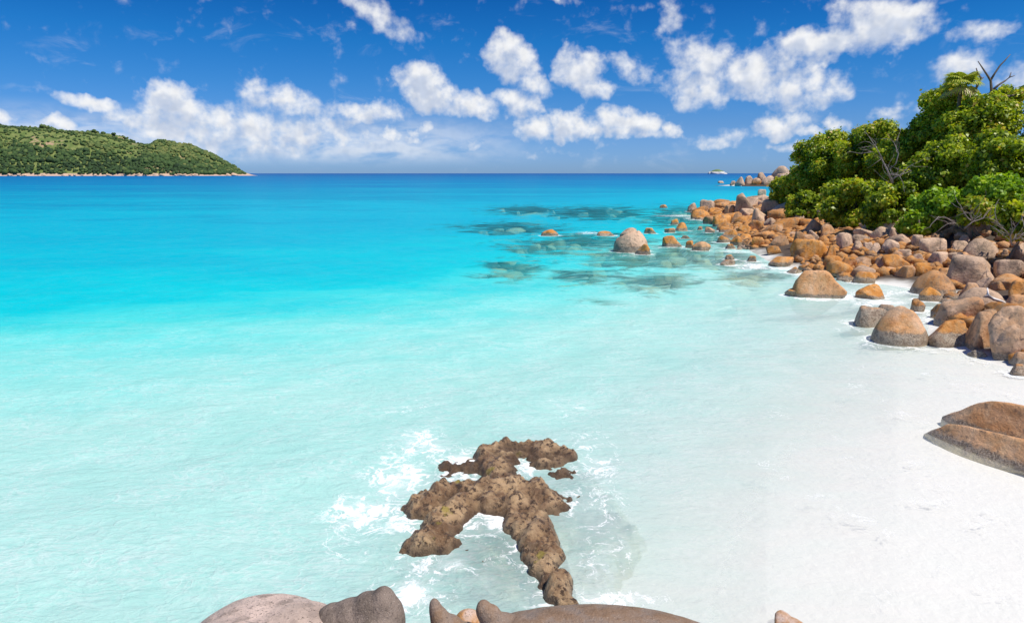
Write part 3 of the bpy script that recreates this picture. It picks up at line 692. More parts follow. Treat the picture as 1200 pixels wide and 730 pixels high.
base = N.mix(N.sm(n2, .5, .6), base, (.075, .042, .024))
base = N.mix(N.m('MULTIPLY', N.sm(n3, .57, .68), .6), base, (.56, .44, .28))
base = N.mix(N.m('MULTIPLY', N.sm(N.noise(pos, 2.1, 3), .64, .70), .7), base, (.34, .27, .03))
base = N.mix(N.m('MULTIPLY', N.sm(N.m('ADD', spz, N.lin(n2, 0, 1, -.05, .05)), .02, .14, 1, 0), .72), base, (.075, .045, .026))
base = N.mix(N.sm(N.m('ADD', spz, N.lin(n1, 0, 1, -.12, .12)), -.34, -.02, 1, 0), base, N.mix(N.sm(n1, .4, .6), (.80, .77, .66), (.62, .57, .36)))
bmp = N.n('ShaderNodeBump', i={'Strength': 1.0, 'Distance': .06, 'Height': N.m('ADD', n2, N.m('MULTIPLY', n3, .4))})
bs = N.n('ShaderNodeBsdfPrincipled', i={'Base Color': base, 'Roughness': .38, 'Normal': bmp.outputs[0]})
N.n('ShaderNodeOutputMaterial', i={0: bs.outputs[0]})
star = mesh_obj('wave_washed_rock', np.stack([GX.ravel(), GY.ravel(), Z.ravel()], 1)[used], remap[fq], sm_)
tag(star, 'brown barnacled rock with spreading arms awash in foam in the foreground', 'rock')

# ---------------------------------------------------------------- water
c, s = math.cos(PITCH), math.sin(PITCH)
Yc = np.maximum(PV[:, 1], .5); zc = c * Yc + s * CAMH
depth = np.maximum(-height(PV[:, 0], PV[:, 1]), 0.02); depth = np.where(sd_ < 0, np.maximum(depth, .02), .02)
depth_s = np.zeros(len(PV)); rj = np.hypot(PV[:, 0], PV[:, 1])
for q_ in range(16):
    a_ = q_ * 2.4; k_ = .13 * math.sqrt((q_ + .5) / 16); depth_s += depth_xy(PV[:, 0] + rj * k_ * math.cos(a_), PV[:, 1] + rj * k_ * math.sin(a_)) / 16
# foam: hand placed patches in the water plane + rims of rocks
FO = [(490, 520, 40, 22, .62), (470, 560, 50, 30, .66), (430, 600, 55, 25, .72), (470, 610, 50, 20, .7), (445, 575, 30, 20, .5), (540, 610, 40, 25, .7), (590, 612, 26, 20, 1.0), (575, 600, 20, 12, 1.0), (530, 595, 25, 10, .8),
      (545, 545, 40, 22, .85), (620, 545, 45, 18, .6), (660, 550, 40, 12, .55), (700, 545, 30, 20, .5), (705, 600, 35, 50, .42), (680, 590, 30, 25, .5), (520, 660, 40, 25, .62), (480, 695, 45, 22, .8), (490, 660, 40, 25, .55), (640, 690, 30, 30, .6), (630, 660, 18, 30, .7), (700, 660, 30, 25, .38),
      (540, 720, 60, 12, .5), (720, 705, 60, 10, .7), (560, 640, 60, 30, .32), (680, 520, 60, 25, .33), (670, 480, 60, 25, .22), (480, 480, 60, 25, .25), (730, 640, 30, 40, .35), (400, 640, 60, 30, .3), (610, 640, 22, 25, .6), (555, 572, 20, 10, .4),
      (800, 253, 36, 1.6, .6), (826, 256, 22, 3, .95), (850, 260, 14, 2.5, .6), (865, 295, 30, 2.5, .6), (885, 312, 26, 4.5, .8), (920, 314, 26, 3.5, .8), (940, 322, 14, 4, .9), (910, 305, 20, 2.5, .6), (980, 340, 22, 3, .5),
      (1010, 345, 22, 5, .6), (1030, 355, 34, 5, .85), (1045, 343, 26, 6, .5), (1060, 338, 20, 5, .4), (1050, 380, 60, 8, .55), (1090, 375, 14, 10, .7), (1130, 408, 70, 6, .75), (1170, 420, 50, 9, .6), (1040, 400, 60, 12, .4), (800, 290, 60, 3, .35), (740, 300, 40, 3, .3), (690, 273, 20, 2, .6), (1000, 385, 30, 6, .4),
      (1060, 485, 30, 10, .3)]
def streakline(pts, wpx, dens, step=14):
    for (a, b_) in zip(pts[:-1], pts[1:]):
        L = math.hypot(b_[0] - a[0], b_[1] - a[1]); n = max(2, int(L / step))
        for i in range(n):
            t = i / n; FO.append((a[0] + t * (b_[0] - a[0]) + rr_.uniform(-3, 3), a[1] + t * (b_[1] - a[1]) + rr_.uniform(-2, 2), wpx * rr_.uniform(.7, 1.5), wpx * .5 * rr_.uniform(.6, 1.3), dens * rr_.uniform(.5, 1.2)))
streakline([(1000, 452), (1060, 480), (1120, 540)], 24, .26)
streakline([(860, 520), (930, 570), (1010, 610), (1090, 660), (1200, 710)], 26, .22)
streakline([(880, 470), (980, 520), (1060, 580), (1200, 640)], 30, .2)
streakline([(900, 410), (1000, 430), (1100, 440), (1200, 470)], 30, .2)
streakline([(930, 640), (1000, 680), (1080, 725)], 24, .2)
streakline([(1050, 520), (1120, 590), (1200, 620)], 28, .2)
foam = np.zeros(len(PV)); nearm = PV[:, 1] > 3
foam[nearm] = blobs(FO, PV[nearm, 0], PV[nearm, 1])
rim = np.zeros(len(PV))
for (x, y, rx, ry) in ROCKS_IN_WATER:
    if y > 100: continue
    m_ = (abs(PV[:, 0] - x) < rx + 1.5) & (abs(PV[:, 1] - y) < ry + 1.5)
    q = np.hypot((PV[m_, 0] - x) / rx, (PV[m_, 1] - y) / ry) - 1.0
    rim[m_] = np.maximum(rim[m_], np.exp(-(np.maximum(q, 0) * min(rx, ry) / .30) ** 2) * .62)
foam = np.maximum(foam, rim)
# gentle waves as real relief
wz = np.zeros(len(PV)); rad = np.hypot(PV[:, 0], PV[:, 1])
for (k1, k2, amp, ph) in [(.9, 1.5, .018, 0), (-1.3, 1.1, .014, 2), (2.2, 2.9, .008, 1), (-.35, .8, .03, 4), (3.6, -2.5, .005, 3)]:
    wz += amp * np.sin(PV[:, 0] * k1 + PV[:, 1] * k2 + ph + 1.3 * np.sin(PV[:, 0] * .3 + ph) + 1.1 * np.sin(PV[:, 1] * .23 + ph * 2))
wz *= np.clip(1.3 - rad / 60, 0, 1) * np.clip(depth / 1.0, .15, 1)

wm, N = new_mat('sea_water')
geo = N.n('ShaderNodeNewGeometry'); pos = geo.outputs['Position']
dep = N.n('ShaderNodeAttribute', attribute_name='depth').outputs['Fac']
fo = N.n('ShaderNodeAttribute', attribute_name='foam').outputs['Fac']
rf = N.n('ShaderNodeAttribute', attribute_name='reef').outputs['Fac']
big = N.noise(N.mapping(pos, sc=(.5, 1.4, 1)), .018, 5, .6)
mid = N.noise(N.mapping(pos, sc=(.6, 1.0, 1)), .16, 4, .55, .4)
dmod = N.m('MULTIPLY', dep, N.m('MULTIPLY', N.lin(big, .3, .7, .80, 1.22), N.lin(mid, .3, .7, .90, 1.10)))
sw = N.noise(N.mapping(pos, rot=(0, 0, R(40)), sc=(1, 2.2, 1)), .42, 6, .6, 1.6)
dmod = N.m('MAXIMUM', N.m('ADD', dmod, N.m('MULTIPLY', N.m('SUBTRACT', sw, .47), N.lin(dep, .1, 1.5, 1.5, .5))), .0)
body = N.ramp(N.m('POWER', N.m('DIVIDE', dmod, 22.0), .5),
  [(0.0, (.78, .765, .73)), (.08, (.70, .735, .70)), (.19, (.56, .76, .70)), (.243, (.42, .745, .665)), (.268, (.39, .74, .655)), (.309, (.22, .70, .635)), (.354, (.07, .64, .605)), (.39, (.0, .54, .58)),
   (.467, (.0, .42, .53)), (.537, (.0, .37, .51)), (.60, (.0, .28, .44)), (.70, (.0, .20, .40)), (.837, (.0, .145, .35)), (1.0, (.003, .085, .28))])
rfn = N.sm(N.m('ADD', rf, N.lin(N.noise(N.mapping(pos, sc=(.8, 1.0, 1)), .55, 6, .68, .6), .3, .7, -.55, .55)), .28, .95)
rfn = N.m('MULTIPLY', rfn, N.sm(rf, .04, .22))
body = N.mix(N.m('MULTIPLY', rfn, .40), body, (.05, .32, .30))
wv = N.mapping(pos, rot=(0, 0, R(12)), sc=(1.0, 1.9, 1))
w1 = N.noise(wv, .9, 5, .55, .8); w2 = N.noise(wv, 3.4, 5, .6, 1.2); w3 = N.noise(wv, .22, 4, .55, .5); w4 = N.noise(N.mapping(pos, sc=(.5, 1.6, 1)), .05, 5, .6)
cam_d2 = N.n('ShaderNodeVectorMath', operation='LENGTH', i={0: pos}).outputs['Value']
hgtw = N.m('ADD', N.m('ADD', N.m('MULTIPLY', w1, .27), N.m('MULTIPLY', w2, .11)), N.m('ADD', N.m('MULTIPLY', w3, .5), N.m('MULTIPLY', w4, 1.6)))
# pale net of caustic light along the ripples, painted into the body colour
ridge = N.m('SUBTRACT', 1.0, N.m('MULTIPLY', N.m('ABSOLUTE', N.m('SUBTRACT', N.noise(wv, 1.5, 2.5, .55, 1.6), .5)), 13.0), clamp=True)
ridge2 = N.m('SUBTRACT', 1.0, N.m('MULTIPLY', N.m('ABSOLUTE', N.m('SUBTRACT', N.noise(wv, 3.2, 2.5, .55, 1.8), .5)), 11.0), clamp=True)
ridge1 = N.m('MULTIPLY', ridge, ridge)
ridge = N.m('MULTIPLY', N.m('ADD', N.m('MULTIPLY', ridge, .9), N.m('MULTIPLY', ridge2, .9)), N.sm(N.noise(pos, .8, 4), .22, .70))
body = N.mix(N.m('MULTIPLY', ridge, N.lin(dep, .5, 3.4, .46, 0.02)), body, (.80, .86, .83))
hgtw = N.m('MULTIPLY', N.m('ADD', hgtw, N.m('MULTIPLY', ridge1, .014)), N.sm(dep, -.1, .9, .15, 1.0))
bmp = N.n('ShaderNodeBump', i={'Strength': .62, 'Distance': .55, 'Height': hgtw})
dif = N.n('ShaderNodeBsdfDiffuse', i={'Color': body, 'Normal': bmp.outputs[0]})
tr = N.n('ShaderNodeBsdfTransparent', i={'Color': N.mix(N.sm(dep, .1, 3), (1, 1, 1), (.70, .97, .96))})
kk = N.m('MULTIPLY', dep, N.lin(rfn, 0, 1, 1.15, .6))
kk = N.m('MULTIPLY', kk, N.lin(N.n('ShaderNodeAttribute', attribute_name='clear').outputs['Fac'], 0, 1, 1, .45))
op = N.m('SUBTRACT', 1.0, N.m('EXPONENT', N.m('MULTIPLY', kk, -1.0)))
rop = N.lin(N.noise(pos, .5, 4), .35, .65, .20, .48)
rs = rfn
op = N.m('ADD', N.m('MULTIPLY', op, N.m('SUBTRACT', 1.0, rs)), N.m('MULTIPLY', rop, rs))
bod = N.n('ShaderNodeMixShader', i={0: op, 1: tr.outputs[0], 2: dif.outputs[0]})
gl = N.n('ShaderNodeBsdfGlossy', i={'Color': (1, 1, 1, 1), 'Roughness': .10, 'Normal': bmp.outputs[0]})
fr = N.n('ShaderNodeFresnel', i={'IOR': 1.33, 'Normal': bmp.outputs[0]})
fac = N.m('MULTIPLY', N.m('MINIMUM', fr.outputs[0], .30), .30)
surf = N.n('ShaderNodeMixShader', i={0: fac, 1: bod.outputs[0], 2: gl.outputs[0]})
fv = N.vm('ADD', pos, N.vm('SCALE', N.vm('SUBTRACT', N.n('ShaderNodeTexNoise', i={'Vector': pos, 'Scale': 1.5, 'Detail': 4.0}).outputs['Color'], (.5, .5, .5)), sc=.9))
l1 = N.m('SUBTRACT', 1.0, N.m('MULTIPLY', N.m('ABSOLUTE', N.m('SUBTRACT', N.noise(fv, 1.6, 6, .62, .9), .5)), 13.0), clamp=True)
l2 = N.m('SUBTRACT', 1.0, N.m('MULTIPLY', N.m('ABSOLUTE', N.m('SUBTRACT', N.noise(fv, 4.2, 5, .6, 1.0), .5)), 9.0), clamp=True)
patch = N.noise(fv, 2.3, 6, .7)
lace = N.m('ADD', N.m('MULTIPLY', l1, .55), N.m('MULTIPLY', l2, .40))
lace = N.m('ADD', lace, N.m('MULTIPLY', N.m('SUBTRACT', patch, .5), 1.2))
thr = N.lin(fo, 0, 1, .96, -.40)
fmask = N.sm(N.m('SUBTRACT', lace, thr), -.05, .60)
fmask = N.m('MULTIPLY', fmask, N.sm(fo, .04, .25))
fb_ = N.n('ShaderNodeBump', i={'Strength': .3, 'Distance': .03, 'Height': lace})
fd = N.n('ShaderNodeBsdfDiffuse', i={'Color': (.90, .895, .87, 1), 'Normal': fb_.outputs[0]})
out = N.n('ShaderNodeMixShader', i={0: N.m('MAXIMUM', N.m('MULTIPLY', fmask, .92), N.m('MULTIPLY', N.sm(fo, .2, .9), N.lin(patch, .35, .65, .0, .45))), 1: surf.outputs[0], 2: fd.outputs[0]})
N.n('ShaderNodeOutputMaterial', i={0: out.outputs[0]})
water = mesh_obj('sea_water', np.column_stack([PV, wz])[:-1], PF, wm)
tag(water, kind='structure', label='clear turquoise sea deepening to blue at the horizon')
fattr(water, 'depth', depth_s[:-1]); fattr(water, 'foam', foam[:-1]); fattr(water, 'reef', reef[:-1])
clr = blobs([(590, 640, 90, 75, 1), (560, 570, 60, 60, .8), (690, 580, 50, 60, .2)], PV[:, 0], PV[:, 1]); fattr(water, 'clear', clr[:-1])

# ---------------------------------------------------------------- foliage
def leaf_mat(name, cols):
    m, N = new_mat(name)
    a = N.n('ShaderNodeAttribute', attribute_name='tone').outputs['Fac']
    c = N.ramp(a, cols)
    d = N.n('ShaderNodeBsdfPrincipled', i={'Base Color': c, 'Roughness': .42, 'Specular IOR Level': .35})
    t = N.n('ShaderNodeBsdfTranslucent', i={'Color': N.vm('MULTIPLY', c, (1.5, 1.6, .5))})
    N.n('ShaderNodeOutputMaterial', i={0: N.n('ShaderNodeMixShader', i={0: .34, 1: d.outputs[0], 2: t.outputs[0]}).outputs[0]}); return m
LM = leaf_mat('leaves', [(0, (.06, .10, .010)), (.30, (.16, .24, .014)), (.58, (.34, .42, .022)), (.82, (.56, .56, .04)), (1, (.58, .38, .07))])
LB = leaf_mat('bright_leaves', [(0, (.12, .24, .014)), (.5, (.28, .44, .025)), (.85, (.45, .56, .035)), (1, (.55, .55, .06))])
bk, N = new_mat('bark')
pos = N.n('ShaderNodeNewGeometry').outputs['Position']
bs = N.n('ShaderNodeBsdfPrincipled', i={'Base Color': N.mix(N.noise(pos, 5, 5), (.10, .075, .055), (.24, .19, .15)), 'Roughness': .9}); N.n('ShaderNodeOutputMaterial', i={0: bs.outputs[0]})
gb, N = new_mat('bleached_wood')
pos = N.n('ShaderNodeNewGeometry').outputs['Position']
bs = N.n('ShaderNodeBsdfPrincipled', i={'Base Color': N.mix(N.noise(pos, 6, 5), (.34, .29, .26), (.20, .16, .14)), 'Roughness': .9}); N.n('ShaderNodeOutputMaterial', i={0: bs.outputs[0]})
db, N = new_mat('driftwood_white')
bs = N.n('ShaderNodeBsdfPrincipled', i={'Base Color': (.74, .71, .68, 1), 'Roughness': .9}); N.n('ShaderNodeOutputMaterial', i={0: bs.outputs[0]})

def tube_data(paths):              # [(points, radii)]
    V = []; Fc = []; off = 0
    for pts, rad in paths:
        pts = [Vector(p) for p in pts]; k = 6
        for i, p in enumerate(pts):
            d_ = (pts[min(i + 1, len(pts) - 1)] - pts[max(i - 1, 0)]).normalized()
            u = d_.orthogonal().normalized(); w = d_.cross(u)
            for a in range(k):
                t = a / k * 2 * math.pi; V.append(p + (u * math.cos(t) + w * math.sin(t)) * rad[i])
        for i in range(len(pts) - 1):
            for a in range(k): Fc.append((off + i * k + a, off + i * k + (a + 1) % k, off + (i + 1) * k + (a + 1) % k, off + (i + 1) * k + a))
        Fc.append(tuple(off + a for a in range(k))[::-1]); Fc.append(tuple(off + (len(pts) - 1) * k + a for a in range(k)))
        off += len(pts) * k
    return V, Fc
def wander(p0, d0, L, r0, rg, n=6, curl=.35, end=.3):
    pts = [Vector(p0)]; d_ = Vector(d0).normalized()
    for i in range(n):
        d_ = (d_ + Vector((rg.gauss(0, curl), rg.gauss(0, curl), rg.gauss(0, curl)))).normalized(); pts.append(pts[-1] + d_ * L / n)
    return pts, [r0 * (1 - (1 - end) * i / n) for i in range(n + 1)]
def leaves(centres, radii, per, size, rg, flat=.8, toneb=0.0):
    P = []; Nn = []; T = []
    for cpt, rad_ in zip(centres, radii):
        n = int(per * rad_ ** 2)
        d_ = rg.normal(size=(n, 3)); d_ /= np.linalg.norm(d_, axis=1)[:, None]
        rr = rad_ * rg.uniform(.2, 1.15, n) ** .6; out_ = rg.random(n) < .06; rr = np.where(out_, rr * rg.uniform(1.1, 1.5, n), rr)
        bump = 1 + .18 * np.sin(d_[:, 0] * 5 + cpt[0]) * np.cos(d_[:, 1] * 6 + cpt[1])
        P.append(np.array(cpt) + d_ * (rr * bump)[:, None] * [1, 1, flat]); Nn.append(d_ + rg.normal(size=(n, 3)) * .55 + [0, 0, .35])
        T.append(np.clip(rg.normal(.50 + rg.uniform(-.24, .24) + toneb, .2, n), 0, 1))
    P = np.vstack(P); Nn = np.vstack(Nn); Nn /= np.linalg.norm(Nn, axis=1)[:, None]; T = np.concatenate(T); n = len(P)
    a = rg.normal(size=(n, 3)); a -= Nn * (a * Nn).sum(1)[:, None]; a /= np.linalg.norm(a, axis=1)[:, None]; b = np.cross(Nn, a)
    s_ = size * rg.uniform(.6, 1.3, (n, 1)); w = s_ * .36
    fold = Nn * s_ * .12
    v = np.stack([P - a * s_ * .5, P - a * s_ * .05 + b * w + fold, P + a * s_ * .5 - fold, P - a * s_ * .05 - b * w + fold], 1).reshape(-1, 3)
    f = np.arange(4 * n).reshape(n, 4)
    return v, f, np.repeat(T, 4)
def make_tree(name, px, py, wpx, hpx, D, label, cat, group, mat, seed, per=330, size=.30, nb=26, toneb=0.0):
    rg = np.random.default_rng(seed); pr = random.Random(seed)
    c0 = at(px, py, D); w = wpx / F * D / 2; h = hpx / F * D / 2
    gzz = float(height(np.array([c0.x]), np.array([c0.y]))[0])
    base = Vector((c0.x, c0.y, gzz)); root = empty(name, base); tag(root, label, cat, group)
    bm_ = max(h * .95, 1.0)
    cs, rs = [], []
    for i in range(nb):
        d_ = rg.normal(size=3); d_ /= np.linalg.norm(d_); k = rg.uniform(.25, .95) ** .5 * (1.16 if rg.random() < .15 else 1)
        r_ = rg.uniform(.09, .25) * min(w, h) + .20
        p = np.array([d_[0] * (w - r_ * .7) * k, d_[1] * w * .8 * k, d_[2] * (h - r_ * .6) * k]) + (c0 - base)
        p[2] = max(p[2], .5); cs.append(p); rs.append(r_)
    v, f, t = leaves(cs, rs, per, size, rg, toneb=toneb)
    cr = mesh_obj('crown', v, f, mat, root, smooth=False); fattr(cr, 'tone', t)
    paths = []
    top = Vector(c0 - base)
    for s_ in range(pr.choice([1, 2, 2])):
        b0 = Vector((pr.uniform(-.4, .4), pr.uniform(-.4, .4), -.3)); rad0 = .09 + .03 * h
        mid_ = b0.lerp(top, .55) + Vector((pr.uniform(-.5, .5), pr.uniform(-.5, .5), 0))
        paths.append(([b0, b0.lerp(mid_, .5) + Vector((.1, 0, 0)), mid_, top], [rad0, rad0 * .8, rad0 * .6, rad0 * .35]))
        for i in pr.sample(range(nb), min(nb, 9)):
            e = Vector(cs[i]); st = mid_.lerp(top, pr.random()); m2 = st.lerp(e, .5) + Vector((pr.gauss(0, .25), pr.gauss(0, .25), pr.gauss(0, .2)))
            paths.append(([st, m2, e], [rad0 * .45, rad0 * .3, rad0 * .12]))
    V, Fc = tube_data(paths); mesh_obj('trunk', V, Fc, bk, root)
    return root
TREES = [
 ('shrub', 922, 226, 44, 46, 70, 'leftmost low shrub reaching out over the pink rocks', LM, .05), ('shrub', 945, 214, 60, 60, 67, 'rounded shrub second from the left above the cracked pink rock', LM, .0),
 ('leafy_tree', 975, 195, 84, 86, 64, 'dense tree forming the lower left slope of the green skyline', LM, .0), ('leafy_tree', 1020, 178, 84, 74, 60, 'rounded tree at the first hump of the skyline', LM, .03),
 ('shrub', 955, 245, 70, 46, 58, 'dark shrub overhanging the shaded purple boulder', LM, -.06), ('shrub', 1000, 240, 84, 70, 47, 'broad shrub in front with a yellow topped spray', LM, .04),
 ('leafy_tree', 1062, 188, 84, 82, 54, 'tree in the middle of the bank behind the bare grey branches', LM, .0), ('shrub', 1042, 245, 76, 66, 42, 'drooping shrub above the split pink boulder', LM, .0),
 ('leafy_tree', 1105, 140, 74, 82, 52, 'tall tree just below the fan palm crown', LM, .03), ('leafy_tree', 1150, 150, 90, 80, 48, 'tall spreading tree beneath the dead snag', LM, .02),
 ('leafy_tree', 1192, 120, 66, 44, 50, 'open topped tree at the upper right edge of the photo', LM, -.03), ('leafy_tree', 1110, 205, 100, 84, 43, 'dark tree filling the centre of the bank', LM, -.05),
 ('leafy_tree', 1180, 190, 96, 80, 40, 'dense tree at the right edge halfway up the bank', LM, .0), ('shrub', 1075, 265, 46, 42, 38, 'bright yellow green shrub above the round pink boulder', LB, .05),
 ('shrub', 1100, 240, 64, 40, 38, 'fresh green shrub above the largest pale boulder', LB, -.1), ('shrub', 1145, 248, 60, 44, 35, 'thin green shrub over the shaded pink dome', LM, .08),
 ('shrub', 1190, 258, 48, 50, 31, 'sparse shrub with grey twigs at the right edge', LM, .08), ('shrub', 1165, 222, 70, 44, 36, 'light green shrub beside the pale rock in the bank', LB, -.15),
 ('leafy_tree', 1250, 150, 90, 110, 44, 'tree just beyond the right edge of the photo', LM, .0), ('leafy_tree', 1290, 210, 110, 120, 36, 'second tree beyond the right edge of the photo', LM, .0)]
for i, (nm, px, py, w, h, D, lab, mat, tb) in enumerate(TREES):
    sparse = 'sparse' in lab or 'thin' in lab or 'open' in lab
    make_tree(nm, px, py, w, h, D, lab, 'tree' if nm == 'leafy_tree' else 'shrub', 'trees on the bank' if nm == 'leafy_tree' else 'shrubs at the foot of the bank', mat, 50 + i,
              per=(900 if not sparse else 620), size=.19 + .0011 * D, nb=(84 if nm == 'leafy_tree' else 62) if not sparse else 26, toneb=tb)

# fan palm
pc = at(1126, 100, 49); gz0 = float(height(np.array([pc.x]), np.array([pc.y]))[0])
palm = empty('fan_palm', (pc.x, pc.y, gz0)); tag(palm, 'fan palm crown rising above the trees left of the dead snag', 'palm')
H = pc.z - gz0
V, Fc = tube_data([([(0, 0, -.4), (.1, 0, H * .5), (0, 0, H)], [.16, .13, .12])]); mesh_obj('trunk', V, Fc, bk, palm)
PMT = leaf_mat('palm_leaf', [(0, (.16, .22, .02)), (.5, (.36, .42, .05)), (.8, (.55, .52, .09)), (1, (.50, .36, .16))])
pr = random.Random(5)
for i in range(30):
    a = i / 30 * 6.283 * 3.1 + pr.uniform(-.2, .2); up = [.9, .45, .05, -.5][i % 4] + pr.uniform(-.15, .15)
    d_ = Vector((math.cos(a), math.sin(a), up)).normalized(); L = pr.uniform(.45, .75); st = Vector((0, 0, H)); e = st + d_ * L
    V, Fc = tube_data([([st, e], [.03, .02])]); V = [tuple(v) for v in V]
    side = d_.cross(Vector((0, 0, 1))).normalized(); nrm = side.cross(d_).normalized()
    segs = 15; tone = [.5] * len(V)
    for k in range(segs):
        t = (k / (segs - 1) - .5) * 2.5; dd = (d_ * math.cos(t) + side * math.sin(t)); ln = .95 * (1 - .16 * abs(t)); wd = dd.cross(nrm).normalized() * .075
        b0 = len(V); m_ = e + dd * ln * .55 + nrm * .04; tip = e + dd * ln - Vector((0, 0, .25))
        V += [tuple(e), tuple(m_ + wd + nrm * .03), tuple(tip), tuple(m_ - wd + nrm * .03)]; Fc.append((b0, b0 + 1, b0 + 2, b0 + 3)); tt = .45 + .25 * (k % 2) + (.35 if up < -.2 else 0); tone += [tt] * 4
    o = mesh_obj('frond', V, Fc, PMT, palm, smooth=False); fattr(o, 'tone', tone)

def branchy(name, paths_px, D, mat, label, cat, group=None, extra=0, seed=1, jit=.25):
    base = at(*paths_px[0][0][0][:2], D); root = None; pr = random.Random(seed); P = []
    for pts, rads in paths_px:
        pp = [at(p[0], p[1], D + (p[2] if len(p) > 2 else 0)) for p in pts]; P.append((pp, [r_ / F * D / 2 * (.6 if name == 'bare_shrub' else 1) for r_ in rads]))
        for _ in range(extra):
            k = pr.randrange(len(pp)); d0 = (pp[-1] - pp[0]).normalized() + Vector((pr.gauss(0, .7), pr.gauss(0, .7), pr.gauss(0, .7)))
            P.append(wander(pp[k], d0, pr.uniform(.5, 1.4), .015, pr, 5, .3))
    V, Fc = tube_data(P); V = [v - base for v in V]
    o = mesh_obj(name, V, Fc, mat, loc=base); tag(o, label, cat, group); return o
branchy('dead_snag', [([(1150, 132), (1153, 122), (1158, 116), (1162, 107), (1161, 95), (1158, 90), (1152, 81), (1146, 72)], [5, 4, 4, 3.2, 2.6, 2.2, 1.6, .8]), ([(1161, 94), (1166, 86), (1172, 77), (1178, 71), (1184, 64)], [2.6, 2.0, 1.7, 1.3, .7]),
   ([(1162, 107), (1170, 100), (1178, 95), (1183, 91), (1185, 85)], [3, 2.4, 2.0, 1.5, .8]), ([(1183, 91), (1189, 89)], [1.4, .7]), ([(1158, 117), (1172, 115), (1188, 112), (1205, 106)], [3.6, 3, 2.4, 1.6])], 49, bk, 'dead dark forked snag standing bare above the right hand trees', 'dead tree')
branchy('dead_branch', [([(1144, 104), (1147, 96), (1150, 92), (1146, 87), (1144, 80)], [2.6, 2.4, 2.2, 1.8, 1]), ([(1149, 93), (1153, 91)], [1.8, 1])], 48.5, bk, 'short dead forked branch between the palm crown and the snag', 'branch')
branchy('bare_shrub', [([(1046, 215), (1040, 200), (1033, 186), (1022, 178), (1010, 180)], [4, 3, 2.2, 1.6, .8]), ([(1040, 200), (1050, 192), (1053, 180), (1048, 168)], [3, 2.4, 1.8, 1]), ([(1034, 186), (1026, 172), (1018, 160)], [2, 1.5, .8]), ([(1046, 210), (1058, 203), (1064, 196)], [2.5, 2, 1]), ([(1044, 205), (1054, 206), (1068, 200)], [2.4, 1.8, 1])], 39.0, gb, 'bare grey tangle of branches in the middle of the bank', 'shrub', 'bare shrubs', extra=7, seed=2)
branchy('bare_shrub', [([(1186, 288), (1184, 276), (1190, 266), (1196, 258)], [3, 2, 1.5, .8]), ([(1184, 276), (1176, 268), (1170, 262)], [2, 1.5, .8]), ([(1187, 282), (1196, 276), (1204, 270)], [2, 1.4, .8])], 28.0, gb, 'bare grey twigs low at the right edge above the boulders', 'shrub', 'bare shrubs', extra=8, seed=3)
branchy('bare_shrub', [([(1130, 268), (1140, 260), (1152, 256), (1160, 246)], [3, 2.4, 1.8, 1]), ([(1140, 260), (1136, 250), (1128, 246)], [2, 1.5, .8]), ([(1120, 262), (1110, 256), (1100, 254)], [2, 1.5, .8])], 33.0, gb, 'grey brown dry twigs in the gap above the shaded pink dome', 'shrub', 'bare shrubs', extra=8, seed=4)
branchy('driftwood_branch', [([(1157, 338, .6), (1158, 346, .12), (1165, 350, 0), (1174, 353, -.05), (1182, 357, -.08)], [2.0, 2.6, 2.6, 2.4, 1.4]), ([(1158, 346, .12), (1153, 347, .2)], [1.8, .8])], 23.62, db, 'white bleached driftwood branch lying on the smooth pinkish boulder', 'driftwood')

# ---------------------------------------------------------------- island across the bay
SIL = np.array([(-260, 158), (-120, 150), (-40, 149), (0, 150), (30, 151), (50, 153), (80, 156), (110, 158), (140, 162), (165, 168), (185, 172), (200, 171), (215, 170), (232, 174), (250, 181), (268, 190), (282, 198), (292, 203.5), (300, 206)], float)
D0 = 1500.0
sx = (SIL[:, 0] - 600) / F * D0; sz = CAMH + (203.3 - SIL[:, 1]) / F * D0
ux = np.linspace(sx[0], sx[-1], 260); vy = np.linspace(-1, 1, 46)
prof = np.maximum(np.interp(ux, sx, sz), 0)
def isl_h(x, v):
    p = np.interp(x, sx, sz) - 1.5
    z = p * np.maximum(1 - np.abs(v) ** 1.55, 0) if v < 0 else p * max(1 - v ** 2, 0)
    n_ = noise.fractal(Vector((x * .012, v * 2.2, 1.0)), 1, 2, 4)
    return z * (1 + .16 * n_ * (1 - abs(v * 0 + (1 if abs(v) < .12 else 0)) )) - (2 if abs(v) > .97 else 0)
def isl_y(x, v): 
    wd = 60 + 150 * min(1, max(0, np.interp(x, sx, sz)) / 100)
    return D0 + v * wd
VV = []; 
for v_ in vy:
    for x in ux: VV.append((x, isl_y(x, v_), isl_h(x, v_)))
m_ = len(ux); idx = np.arange(len(vy) * m_).reshape(len(vy), m_)
fq = np.stack([idx[:-1, :-1], idx[:-1, 1:], idx[1:, 1:], idx[1:, :-1]], -1).reshape(-1, 4)
im, N = new_mat('island_slope')
pos = N.n('ShaderNodeNewGeometry').outputs['Position']; spz = N.n('ShaderNodeSeparateXYZ', i={0: pos}).outputs[2]
g1 = N.noise(pos, .012, 5, .6); g2 = N.noise(pos, .06, 6, .65)
base = N.mix(N.sm(g2, .4, .6), (.10, .15, .03), (.19, .22, .06))
base = N.mix(N.m('MULTIPLY', N.sm(g2, .52, .6), N.sm(g1, .5, .6)), base, (.40, .26, .16))
base = N.mix(N.sm(N.m('ADD', spz, N.lin(g2, 0, 1, -3, 3)), 3.5, 6, 1, 0), base, (.56, .38, .27))
bs = N.n('ShaderNodeBsdfPrincipled', i={'Base Color': base, 'Roughness': .95}); N.n('ShaderNodeOutputMaterial', i={0: bs.outputs[0]})
isl = mesh_obj('island_hill', VV, fq, im); tag(isl, 'low green hilly island across the bay', kind='structure')
